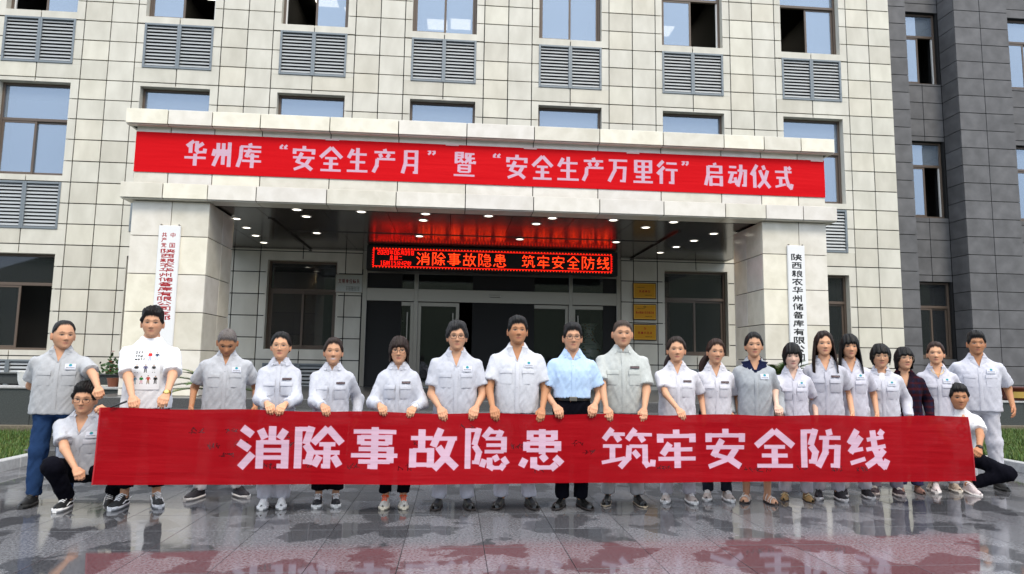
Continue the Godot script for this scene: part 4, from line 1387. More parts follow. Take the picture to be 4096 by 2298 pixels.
func field(prims: Array, cell: float) -> Dictionary:
	var box := AABB()
	var first := true
	for p in prims:
		if p.t == "vee" or p.get("sub", false):
			continue
		var a: AABB = bounds(p)
		box = a if first else box.merge(a)
		first = false
	box = box.grow(cell * 2.5)
	var nx := int(box.size.x / cell) + 2
	var ny := int(box.size.y / cell) + 2
	var nz := int(box.size.z / cell) + 2
	var o := box.position
	var g := PackedFloat32Array()
	g.resize(nx * ny * nz)
	g.fill(0.4)
	for p in prims:
		var k: float = p.get("k", 0.03)
		var bb: AABB = bounds(p).grow(maxf(k, cell * 2.5))
		var ix0 := maxi(0, int((bb.position.x - o.x) / cell))
		var iy0 := maxi(0, int((bb.position.y - o.y) / cell))
		var iz0 := maxi(0, int((bb.position.z - o.z) / cell))
		var ix1 := mini(nx - 1, int((bb.end.x - o.x) / cell) + 1)
		var iy1 := mini(ny - 1, int((bb.end.y - o.y) / cell) + 1)
		var iz1 := mini(nz - 1, int((bb.end.z - o.z) / cell) + 1)
		var kind: String = p.t
		if kind == "cone":
			var a: Vector3 = p.a
			var ba: Vector3 = p.b - p.a
			var ll := ba.length()
			var inv := 1.0 / (ll * ll)
			var ra: float = p.ra
			var rb: float = p.rb
			var flat: bool = p.get("flat", false)
			for z in range(iz0, iz1 + 1):
				for y in range(iy0, iy1 + 1):
					var at := (z * ny + y) * nx
					var q := Vector3(o.x + ix0 * cell, o.y + y * cell, o.z + z * cell) - a
					for x in range(ix0, ix1 + 1):
						var t := q.dot(ba) * inv
						var d: float
						if flat:
							var tt := maxf(t, 0.0)
							d = (q - ba * tt).length() - lerpf(ra, rb, tt)
							d = maxf(d, (t - 1.0) * ll)
						else:
							t = clampf(t, 0.0, 1.0)
							d = (q - ba * t).length() - lerpf(ra, rb, t)
						var e := g[at + x]
						var h := maxf(k - absf(d - e), 0.0)
						g[at + x] = minf(d, e) - h * h / (4.0 * k)
						q.x += cell
		else:
			var inv: Transform3D = p.inv
			var step := inv.basis * Vector3(cell, 0, 0)
			var sub: bool = p.get("sub", false)
			var ys := PackedFloat32Array(p.get("y", []))
			var pa := PackedFloat32Array(p.get("a", []))
			var pb := PackedFloat32Array(p.get("b", []))
			var pz := PackedFloat32Array(p.get("z", []))
			var rr: Vector3 = p.get("r", Vector3.ONE)
			var rmin := minf(rr.x, minf(rr.y, rr.z))
			var n := ys.size()
			for z in range(iz0, iz1 + 1):
				for y in range(iy0, iy1 + 1):
					var at := (z * ny + y) * nx
					var q := inv * Vector3(o.x + ix0 * cell, o.y + y * cell, o.z + z * cell)
					for x in range(ix0, ix1 + 1):
						var d: float
						if kind == "torso":
							var f := 0
							while f < n - 2 and q.y > ys[f + 1]:
								f += 1
							var t := clampf((q.y - ys[f]) / (ys[f + 1] - ys[f]), 0.0, 1.0)
							var aa := lerpf(pa[f], pa[f + 1], t)
							var bb2 := lerpf(pb[f], pb[f + 1], t)
							var zz := q.z - lerpf(pz[f], pz[f + 1], t)
							var ex := absf(q.x) / aa
							var ez := absf(zz) / bb2
							var s := pow(pow(ex, 2.4) + pow(ez, 2.4), 0.41667)
							d = (s - 1.0) * minf(aa, bb2)
							d = maxf(d, maxf(ys[0] - q.y, q.y - ys[n - 1]))
						elif kind == "ball":
							d = ((q / rr).length() - 1.0) * rmin
						else:  # an opening shaped like a V at the front of the neck
							d = maxf((absf(q.x) - maxf(q.y - p.y0, -1.0) * p.slope) * 0.8, maxf(p.y0 - q.y, -q.z))
						var e := g[at + x]
						if sub:
							g[at + x] = maxf(e, -d)
						else:
							var h := maxf(k - absf(d - e), 0.0)
							g[at + x] = minf(d, e) - h * h / (4.0 * k)
						q += step
	return {"g": g, "nx": nx, "ny": ny, "nz": nz, "o": o, "c": cell}


func bounds(p: Dictionary) -> AABB:
	if p.t == "cone":
		var a := AABB(p.a, Vector3.ZERO).expand(p.b)
		return a.grow(maxf(p.ra, p.rb))
	var x: Transform3D = p.inv.affine_inverse()
	if p.t == "torso":
		var w := 0.0
		for q in p.a:
			w = maxf(w, q)
		var zz := 0.0
		for q in p.b:
			zz = maxf(zz, q)
		var lo := Vector3(-w, p.y[0], -zz - 0.06)
		return x * AABB(lo, Vector3(2 * w, p.y[p.y.size() - 1] - p.y[0], 2 * zz + 0.12))
	if p.t == "ball":
		return x * AABB(-p.r, p.r * 2)
	return x * AABB(Vector3(-0.16, p.y0 - 0.01, -0.02), Vector3(0.32, 0.3, 0.3))


func nets(f: Dictionary, fold := 0.0, seed_ := 0, col := Color.WHITE) -> MB:
	var g: PackedFloat32Array = f.g
	var nx: int = f.nx
	var ny: int = f.ny
	var nz: int = f.nz
	var cell: float = f.c
	var o: Vector3 = f.o
	var idx := {}
	var b := MB.new()
	var offs := PackedInt32Array([0, 1, nx, nx + 1, nx * ny, nx * ny + 1, nx * ny + nx, nx * ny + nx + 1])
	var edges := PackedInt32Array([0, 1, 2, 3, 4, 5, 6, 7, 0, 2, 1, 3, 4, 6, 5, 7, 0, 4, 1, 5, 2, 6, 3, 7])
	var lim := cell * 1.9
	var where := PackedInt32Array()
	for z in nz - 1:
		for y in ny - 1:
			var at := (z * ny + y) * nx
			for x in nx - 1:
				if absf(g[at + x]) > lim:
					continue
				var m := 0
				for k in 8:
					if g[at + x + offs[k]] < 0.0:
						m |= 1 << k
				if m == 0 or m == 255:
					continue
				var s := Vector3.ZERO
				var n := 0
				for e in 12:
					var p := edges[e * 2]
					var q := edges[e * 2 + 1]
					if ((m >> p) & 1) != ((m >> q) & 1):
						var u := g[at + x + offs[p]]
						var t := u / (u - g[at + x + offs[q]])
						var pp := Vector3(p & 1, (p >> 1) & 1, p >> 2)
						var qq := Vector3(q & 1, (q >> 1) & 1, q >> 2)
						s += pp.lerp(qq, t)
						n += 1
				idx[at + x] = b.v.size()
				where.append(at + x)
				b.v.append(o + (Vector3(x, y, z) + s / n) * cell)
	b.n.resize(b.v.size())
	b.t.resize(b.v.size())
	b.c.resize(b.v.size())
	b.c.fill(col)
	for c in where:
		var i0 := g[c] < 0.0
		for ax in 3:
			var d: int = [1, nx, nx * ny][ax]
			if i0 == (g[c + d] < 0.0):
				continue
			var u: int = [nx, nx * ny, 1][ax]
			var w: int = [nx * ny, 1, nx][ax]
			if not (idx.has(c - u) and idx.has(c - w) and idx.has(c - u - w)):
				continue
			var q0: int = idx[c]
			var q1: int = idx[c - u]
			var q2: int = idx[c - u - w]
			var q3: int = idx[c - w]
			if i0:
				b.i.append_array(PackedInt32Array([q0, q2, q1, q0, q3, q2]))
			else:
				b.i.append_array(PackedInt32Array([q0, q1, q2, q0, q2, q3]))
	smooth(b)
	if fold > 0.0:
		var sh := Vector3(seed_ * 7.3, seed_ * 3.1, seed_ * 5.7)
		for k in b.v.size():
			var p := b.v[k]
			var r := noise.get_noise_3d(p.x * 900.0 + p.y * 420.0 + sh.x, p.y * 170.0 + sh.y, p.z * 700.0 + sh.z)
			var r2 := noise.get_noise_3d(p.x * 900.0 - p.y * 520.0 + sh.y, p.y * 200.0 + sh.x, p.z * 700.0)
			b.v[k] = p + b.n[k] * fold * ((0.7 - 2.4 * absf(r)) * 0.8 + (0.7 - 2.4 * absf(r2)) * 0.8 - 0.4)
		smooth(b)
	return b


func smooth(b: MB) -> void:
	b.n.fill(Vector3.ZERO)
	for k in range(0, b.i.size(), 3):
		var a := b.v[b.i[k]]
		var nn := (b.v[b.i[k + 2]] - a).cross(b.v[b.i[k + 1]] - a)
		for q in 3:
			b.n[b.i[k + q]] += nn
	for k in b.n.size():
		b.n[k] = b.n[k].normalized()


func sample(f: Dictionary, p: Vector3) -> float:
	var q: Vector3 = (p - f.o) / f.c
	var x := int(q.x)
	var y := int(q.y)
	var z := int(q.z)
	if x < 0 or y < 0 or z < 0 or x >= f.nx - 1 or y >= f.ny - 1 or z >= f.nz - 1:
		return 0.4
	var a: int = (z * f.ny + y) * f.nx + x
	var g: PackedFloat32Array = f.g
	var fx := q.x - x
	var fy := q.y - y
	var r: int = f.nx
	var s: int = f.nx * f.ny
	var n0 := lerpf(lerpf(g[a], g[a + 1], fx), lerpf(g[a + r], g[a + r + 1], fx), fy)
	var n1 := lerpf(lerpf(g[a + s], g[a + s + 1], fx), lerpf(g[a + s + r], g[a + s + r + 1], fx), fy)
	return lerpf(n0, n1, q.z - z)


func hit(f: Dictionary, T: Transform3D, x: float, y: float) -> Vector3:  # where the cloth lies under (x, y) of the torso's frame, seen from its front
	var z := 0.24
	while z > -0.02:
		if sample(f, T * Vector3(x, y, z)) < 0.0:
			break
		z -= 0.006
	return Vector3(x, y, z)


func patch(b: MB, f: Dictionary, T: Transform3D, x0: float, x1: float, y0: float, y1: float, off: float, nu := 4, nv := 4, taper := 0.0, uv := false) -> void:
	var rows := []
	for v in nv + 1:
		var row := []
		for u in nu + 1:
			var t := float(v) / nv
			var xx := lerpf(x0, x1, float(u) / nu)
			xx = lerpf(xx, (x0 + x1) / 2, taper * t)
			var h := hit(f, T, xx, lerpf(y1, y0, t))
			h.z += off if u > 0 and u < nu and v > 0 and v < nv or uv else off * 0.75
			row.append(T * h)
		rows.append(row)
	b.grid(rows, false)
	if not uv:  # its edges turn in to the cloth below
		var ring := []
		for u in nu + 1:
			ring.append(rows[0][u])
		for v in range(1, nv + 1):
			ring.append(rows[v][nu])
		for u in range(nu - 1, -1, -1):
			ring.append(rows[nv][u])
		for v in range(nv - 1, 0, -1):
			ring.append(rows[v][0])
		var inner := []
		for q in ring:
			inner.append(q - T.basis.z * (off + 0.006))
		var keep := b.col
		b.col = keep * 0.62
		b.grid([ring, inner], true, true)
		b.col = keep


func bone2(a: Vector3, w: Vector3, l1: float, l2: float, pole: Vector3) -> Vector3:
	var d := w - a
	var l := clampf(d.length(), absf(l1 - l2) + 0.01, l1 + l2 - 0.004)
	d = d.normalized()
	var x := (l1 * l1 - l2 * l2 + l * l) / (2 * l)
	var h := sqrt(maxf(0.0, l1 * l1 - x * x))
	var p := (pole - d * pole.dot(d)).normalized()
	return a + d * x + p * h


# a hand: wrist at the origin, fingers along +x, back of the hand up, thumb on the +z side
var hands := {}
func hand(pose: String) -> MB:
	if hands.has(pose):
		return hands[pose]
	var pr := []
	pr.append({"t": "cone", "a": Vector3(-0.03, 0, 0), "b": Vector3(0.03, 0.0, 0), "ra": 0.026, "rb": 0.026, "k": 0.02})
	for k in 4:
		var z := 0.030 - 0.0195 * k
		pr.append({"t": "cone", "a": Vector3(0.012, 0, z * 0.6), "b": Vector3(0.082 - 0.006 * absf(k - 1.2), 0.003, z), "ra": 0.015, "rb": 0.0115, "k": 0.014})
	var bend: Array = {"grip": [0.5, 0.7, 0.4], "loose": [0.3, 0.4, 0.25], "pinch": [0.9, 1.0, 0.6]}[pose]
	for k in 4:
		var z := 0.030 - 0.0195 * k
		var p := Vector3(0.082 - 0.006 * absf(k - 1.2), 0.003, z)
		var an := 0.0
		var ln: float = [0.96, 1.06, 1.0, 0.8][k]
		var rad := [0.0102, 0.0096, 0.0088, 0.0078]
		for s in 3:
			an += bend[s] * (1.0 + 0.06 * (k - 1))
			var q: Vector3 = p + Vector3(cos(an), -sin(an), 0.02 * (1.5 - k)) * [0.041, 0.026, 0.021][s] * ln
			pr.append({"t": "cone", "a": p, "b": q, "ra": rad[s], "rb": rad[s + 1], "k": 0.006})
			p = q
	var t0 := Vector3(0.018, -0.004, 0.026)
	var t1 := Vector3(0.05, -0.016, 0.048)
	var t2: Vector3 = Vector3(0.082, -0.026, 0.046) if pose != "pinch" else Vector3(0.082, -0.036, 0.036)
	var t3: Vector3 = Vector3(0.108, -0.034, 0.038) if pose != "pinch" else Vector3(0.104, -0.05, 0.022)
	pr.append({"t": "cone", "a": t0, "b": t1, "ra": 0.017, "rb": 0.013, "k": 0.012})
	pr.append({"t": "cone", "a": t1, "b": t2, "ra": 0.0125, "rb": 0.0112, "k": 0.006})
	pr.append({"t": "cone", "a": t2, "b": t3, "ra": 0.011, "rb": 0.0085, "k": 0.006})
	hands[pose] = nets(field(pr, 0.0036))
	return hands[pose]


func gauss(x: float, y: float, sx: float, sy: float) -> float:
	return exp(-(x * x) / (2 * sx * sx) - (y * y) / (2 * sy * sy))


func skull(l: float, ph: float, s: Dictionary) -> Vector3:  # a point on the head: l turns from the face to the back, ph rises from chin to crown
	var cp := pow(maxf(cos(ph), 0.0), 0.74)
	var y: float = sin(ph) * 0.12
	var low := clampf(-y / 0.12, 0.0, 1.0)
	var x: float = sin(l) * cp * 0.0785 * s.wide
	var z := cos(l) * cp * 0.096
	x *= 1.0 - s.jaw * pow(low, 1.7)
	if z < 0.0:
		z *= 1.0 - 0.62 * smoothstep(0.1, 1.0, low)
		z -= 0.004
	else:
		z *= 0.96
	y -= 0.004 * low
	var fr := maxf(cos(l), 0.0)
	z += 0.030 * smoothstep(0.45, 1.0, low) * (0.3 + 0.7 * fr) * cp
	if fr > 0.2 and ph < 1.2:
		var m := smoothstep(0.2, 0.6, fr)
		for q in [-1.0, 1.0]:
			z -= 0.0085 * m * gauss(x - q * 0.031, y - 0.003, 0.015, 0.010)
			z += 0.0035 * m * gauss(x - q * 0.031, y - 0.001, 0.010, 0.005)
			z += 0.004 * m * gauss(x - q * 0.044, y + 0.030, 0.018, 0.018)
			z += 0.007 * m * gauss(x - q * 0.0125, y + 0.036, 0.006, 0.006)
		var ramp := smoothstep(0.012, -0.034, y) * smoothstep(-0.047, -0.039, y)
		z += 0.021 * m * ramp * gauss(x, 0, 0.0085, 1)
		z += 0.004 * m * gauss(x, y - 0.024, 0.05, 0.008)
		z += 0.0055 * m * gauss(x, y + 0.061, 0.019, 0.0045) + 0.006 * m * gauss(x, y + 0.072, 0.017, 0.005)
		z -= 0.003 * m * gauss(x, y + 0.0665, 0.022, 0.002)
		z += 0.006 * m * gauss(x, y + 0.105, 0.02, 0.012)
	return Vector3(x, y, z)


func angle(u: float) -> float:
	return signf(u) * pow(absf(u), 1.4) * PI


func head(b: MB, s: Dictionary, X: Transform3D) -> void:
	var rows := []
	var cols := []
	var skin: Color = s.skin
	var lip := skin.lerp(Color(0.42, 0.10, 0.10), 0.7 if s.fem else 0.5)
	var brow: Color = (s.hair_col as Color).lerp(skin, 0.25)
	for a in 61:
		var row := []
		var cr := []
		var ph := lerpf(-PI / 2, PI / 2, a / 60.0)
		for k in 64:
			var l := angle((k - 32) / 32.0)
			var p := skull(l, ph, s)
			row.append(X * p)
			var c := skin
			if cos(l) > 0.2:
				c = c.lerp(skin * Color(1.06, 0.86, 0.80), 0.5 * gauss(absf(p.x) - 0.04, p.y + 0.03, 0.02, 0.018))
				c = c.lerp(lip, smoothstep(1.35, 0.7, sqrt(pow(p.x / (0.023 if not s.get("smile", false) else 0.030), 2) + pow((p.y + 0.067) / 0.0085, 2))))
				c = c.lerp(skin * 0.25, 0.75 * gauss(p.x, p.y + 0.0665, 0.016, 0.0017))
				if s.get("smile", false):
					c = c.lerp(Color(0.7, 0.68, 0.64), 0.95 * gauss(p.x, p.y + 0.066, 0.016, 0.0045))
				for q in [-1.0, 1.0]:
					var ex: float = p.x - q * 0.0315
					var br: float = p.y - 0.0255 - 0.004 * smoothstep(0.02, 0.0, absf(ex)) + 0.003
					c = c.lerp(brow, (0.75 if s.fem else 0.95) * smoothstep(1.3, 0.7, sqrt(pow(ex / 0.019, 2) + pow(br / 0.0052, 2))))
					c = c.lerp(skin * 0.55, 0.7 * gauss(ex, p.y - 0.004, 0.014, 0.009))
					var eye := sqrt(pow(ex / 0.0145, 2) + pow((p.y - 0.002) / (0.0046 * s.get("eye", 1.0)), 2))
					c = c.lerp(Color(0.32, 0.28, 0.25), smoothstep(1.15, 0.85, eye))
					if eye < 1.2:
						c = c.lerp(Color(0.012, 0.008, 0.006), smoothstep(1.2, 0.8, Vector2(ex, p.y - 0.0028).length() / 0.0078))
					c = c.lerp(Color(0.02, 0.012, 0.01), 0.85 * smoothstep(1.25, 0.85, sqrt(pow(ex / 0.0165, 2) + pow((p.y - 0.0064) / 0.0028, 2))))
					c = c.lerp(skin * 0.3, 0.7 * gauss(p.x - q * 0.008, p.y + 0.0445, 0.004, 0.0028))
				if not s.fem:
					c = c.lerp(skin * Color(0.72, 0.74, 0.78), 0.16 * smoothstep(-0.045, -0.07, p.y) * (1.0 - 0.8 * gauss(p.x, p.y + 0.067, 0.024, 0.009)))
			var hl := hairline(s, l)
			c = c.lerp(s.hair_col, 0.9 * smoothstep(-0.010, 0.006, p.y - hl))
			cr.append(c)
		rows.append(row)
		cols.append(cr)
	b.grid(rows, true, true, cols)
	for q in [-1.0, 1.0]:
		var ear := MB.new()
		ear.col = skin * Color(1.0, 0.88, 0.84)
		var er := []
		for a in 9:
			var row := []
			var ph := lerpf(-PI / 2, PI / 2, a / 8.0)
			for k in 10:
				var l := TAU * k / 10
				row.append(Vector3(q * (0.0775 * s.wide + 0.004) + cos(ph) * cos(l) * 0.009 + q * 0.006 * sin(l) * -1.0, -0.012 + sin(ph) * 0.031, -0.004 + cos(ph) * sin(l) * 0.017))
			er.append(row)
		ear.grid(er, true, true)
		b.add(ear, X)


const LINES := {  # how high the hair starts, from the forehead round to the nape
	"short": [0.058, 0.055, -0.004, -0.012, -0.05, -0.078], "spiky": [0.060, 0.055, -0.004, -0.012, -0.05, -0.075], "receding": [0.092, 0.088, 0.03, 0.006, -0.05, -0.075], "buzz": [0.068, 0.06, 0.02, 0.012, -0.05, -0.075],
	"side": [0.05, 0.047, -0.006, -0.016, -0.05, -0.08], "back": [0.074, 0.062, 0.006, -0.01, -0.06, -0.09], "fringe": [0.026, 0.022, -0.03, -0.06, -0.09, -0.1], "parted": [0.07, 0.05, -0.02, -0.06, -0.09, -0.1],
}


func hairline(s: Dictionary, l: float) -> float:
	var style: String = s.hair
	var cut: String = {"bob": "fringe", "long": "parted", "longfringe": "fringe", "pony": "back", "ponyfringe": "fringe", "bun": "back"}.get(style, style)
	var line: Array = LINES[cut]
	var at := [0.0, 0.62, 1.12, 1.5, 2.05, PI]
	var al := absf(l)
	var f := 0
	while f < 4 and al > at[f + 1]:
		f += 1
	var hl: float = lerpf(line[f], line[f + 1], smoothstep(at[f], at[f + 1], al))
	hl += (0.009 if cut != "fringe" else 0.012) * noise.get_noise_2d(l * 330.0, s.x * 31.0)
	if style in ["long", "parted", "side"] and al < 0.9:
		hl += 0.016 * gauss(l - 0.35, 0, 0.22, 1)
	return hl


func hair(o: Node3D, s: Dictionary, X: Transform3D) -> void:
	var b := MB.new()
	var style: String = s.hair
	var th: float = {"buzz": 0.008, "receding": 0.012, "short": 0.019, "spiky": 0.022, "side": 0.024, "back": 0.015, "pony": 0.016, "bun": 0.015}.get(style, 0.019)
	var rows := []
	var cols := []
	var base: Color = s.hair_col
	var sd: float = s.x * 31.0
	for a in 49:
		var row := []
		var cr := []
		var ph := lerpf(-1.2, PI / 2, a / 48.0)
		for k in 72:
			var l := angle((k - 36) / 36.0)
			var p := skull(l, ph, s)
			var al := absf(l)
			var hl := hairline(s, l)
			var strand := noise.get_noise_2d(l * 420.0 * (0.25 + cos(ph)), ph * 30.0 + sd)
			var m := smoothstep(-0.002, 0.026 if al < 1.2 and not style in ["bob", "longfringe", "ponyfringe"] else 0.014, p.y - hl)
			var d := -0.010
			if p.y > hl - 0.02:
				d = lerpf(-0.006, th * (0.85 + 0.55 * strand), m)
				if style == "spiky":
					d += m * 0.02 * smoothstep(0.05, 0.1, p.y) * (0.5 + noise.get_noise_2d(l * 900.0, ph * 700.0))
				elif style in ["short", "side"]:
					d += m * 0.008 * smoothstep(0.05, 0.1, p.y)
				if al > 1.2 and style in ["short", "spiky", "receding", "buzz"]:
					d *= lerpf(0.35, 1.0, smoothstep(0.02, 0.09, p.y))
			row.append(X * (p + (p - Vector3(0, 0.0, -0.005)).normalized() * d))
			var g: float = 1.0 + 0.5 * strand
			var c := base * g
			if s.get("grey", 0.0) > 0.0:
				c = c.lerp(Color(0.24, 0.24, 0.25), clampf(s.grey * (0.5 + 0.9 * noise.get_noise_2d(l * 800.0, ph * 500.0)) * (1.3 - 8.0 * maxf(p.y - 0.03, 0.0)), 0.0, 0.8))
			if style == "buzz":
				c = c.lerp(s.skin, 0.05)
			cr.append(c)
		rows.append(row)
		cols.append(cr)
	b.grid(rows, true, true, cols)
	b.col = base
	if style in ["long", "longfringe", "bob"]:
		# a curtain of hair round the sides and back
		var drop: float = {"bob": 0.10, "long": 0.29, "longfringe": 0.27}[style]
		var a0: float = 1.05 if style == "bob" else 1.0
		var outer := []
		var inner := []
		var oc := []
		for q in 12:
			var t := q / 11.0
			var ro := []
			var ri := []
			var cc := []
			for k in 41:
				var l := lerpf(-PI + a0 - PI, PI - a0 - PI, k / 40.0) # round the back
				var st := noise.get_noise_2d(l * 300.0, t * 25.0 + sd)
				var y := lerpf(0.03, -drop, t) + 0.014 * st * t
				var wid: float = lerpf(0.096, 0.088 if style == "bob" else 0.125, sin(t * PI * 0.5)) * s.wide
				var dep := lerpf(0.100, 0.085 if style == "bob" else 0.098, t)
				var p := Vector3(sin(l) * wid, y, cos(l) * dep - 0.012 + 0.05 * t * t * (absf(sin(l))) * (0.0 if style == "bob" else 1.0))
				p += Vector3(sin(l), 0, cos(l)) * 0.007 * st
				var thick := 0.024 * sin(lerpf(0.25, PI - 0.25, k / 40.0)) * lerpf(1.0, 0.6, t)
				ro.append(X * p)
				ri.append(X * (p - Vector3(sin(l), 0, cos(l)) * thick))
				cc.append(base * (1.0 + 0.55 * st))
			outer.append(ro)
			inner.append(ri)
			oc.append(cc)
		b.grid(outer, false, true, oc)
		b.grid(inner, false, false, oc)
		b.grid([outer[11], inner[11]], false, true)
		var ea := []
		var eb := []
		for q in 12:
			ea.append([outer[q][0], inner[q][0]])
			eb.append([outer[q][40], inner[q][40]])
		b.grid(ea, false, true)
		b.grid(eb, false, false)
	if style in ["pony", "ponyfringe", "bun"]:
		var side: float = s.get("tail", 0.0)
		var pts := []
		var rad := []
		for q in 9:
			var t := q / 8.0
			pts.append(X * Vector3(side * 0.075 * sin(t * 2.2), 0.015 - 0.26 * t * (0.35 if style == "bun" else 1.0), -0.098 - 0.045 * sin(t * 2.6)))
			rad.append((0.014 + 0.026 * sin(minf(t * 2.2 + 0.25, PI * 0.92))) * (1.0 if style != "bun" else 1.2))
		b.tube(pts, rad, 10)
		if style == "ponyfringe":
			for sd2 in [-1.0, 1.0]:
				b.tube([X * Vector3(sd2 * 0.078, 0.02, 0.03), X * Vector3(sd2 * 0.084, -0.04, 0.028), X * Vector3(sd2 * 0.080, -0.09, 0.022)], [0.010, 0.009, 0.003], 6)
	put("hair", b, mats.hair, o)


func glasses(o: Node3D, X: Transform3D, kind: String, wide: float) -> void:
	var b := MB.new()
	var r := 0.0021 if kind == "dark" else 0.0014
	for q in [-1.0, 1.0]:
		var pts := []
		var rad := []
		for k in 21:
			var an := TAU * k / 20
			var ex := signf(cos(an)) * pow(absf(cos(an)), 0.75)
			var ey := signf(sin(an)) * pow(absf(sin(an)), 0.75)
			pts.append(X * Vector3(q * 0.034 + ex * 0.025, -0.004 + ey * (0.018 if kind != "round" else 0.023), 0.106 - 0.008 * absf(ex * q + 1.0) * 0.5 * q * q))
			rad.append(r)
		b.tube(pts, rad, 5, false)
		b.tube([X * Vector3(q * 0.058, 0.004, 0.098), X * Vector3(q * 0.080 * wide, 0.004, 0.06), X * Vector3(q * 0.084 * wide, 0.0, -0.005)], [r, r, r], 5)
	b.tube([X * Vector3(-0.010, 0.0, 0.104), X * Vector3(0, 0.004, 0.108), X * Vector3(0.010, 0.0, 0.104)], [r, r, r], 5)
	b.tint(Color(0.01, 0.01, 0.012) if kind == "dark" else Color(0.28, 0.22, 0.15))
	put("glasses", b, mats.shiny, o)


const SHOES := {  # upper, sole, lace colours (linear), sole height, kind
	"black_trainer": [Color(0.012, 0.012, 0.014), Color(0.02, 0.02, 0.022), Color(0.03, 0.03, 0.03), 0.028, 0], "skate": [Color(0.012, 0.012, 0.014), Color(0.72, 0.72, 0.72), Color(0.75, 0.75, 0.75), 0.028, 1],
	"black_white": [Color(0.012, 0.011, 0.012), Color(0.6, 0.58, 0.56), Color(0.02, 0.02, 0.02), 0.026, 0], "white": [Color(0.7, 0.7, 0.69), Color(0.75, 0.75, 0.75), Color(0.8, 0.8, 0.8), 0.026, 0],
	"canvas": [Color(0.015, 0.015, 0.018), Color(0.74, 0.73, 0.7), Color(0.8, 0.8, 0.8), 0.028, 0], "orange_lace": [Color(0.55, 0.52, 0.46), Color(0.66, 0.6, 0.48), Color(0.85, 0.10, 0.015), 0.022, 0],
	"leather": [Color(0.010, 0.010, 0.011), Color(0.012, 0.011, 0.011), Color(0.01, 0.01, 0.01), 0.02, 2], "cloth_shoe": [Color(0.010, 0.010, 0.011), Color(0.34, 0.28, 0.2), Color(0.01, 0.01, 0.01), 0.014, 2],
	"grey_trainer": [Color(0.42, 0.36, 0.32), Color(0.72, 0.71, 0.69), Color(0.7, 0.7, 0.7), 0.026, 0], "tan_flat": [Color(0.36, 0.22, 0.085), Color(0.1, 0.06, 0.03), Color(0.6, 0.5, 0.3), 0.010, 3], "sandal": [Color(0.5, 0.42, 0.36), Color(0.05, 0.035, 0.03), Color(0.6, 0.55, 0.5), 0.016, 4],
	"brown_flat": [Color(0.30, 0.16, 0.12), Color(0.08, 0.05, 0.04), Color(0.3, 0.2, 0.15), 0.012, 3], "beige_trainer": [Color(0.42, 0.33, 0.25), Color(0.6, 0.55, 0.48), Color(0.5, 0.42, 0.33), 0.026, 0], "pink_trainer": [Color(0.68, 0.58, 0.57), Color(0.72, 0.68, 0.66), Color(0.75, 0.7, 0.7), 0.028, 0],
	"plum_canvas": [Color(0.05, 0.028, 0.035), Color(0.5, 0.42, 0.38), Color(0.6, 0.55, 0.5), 0.026, 0],
}


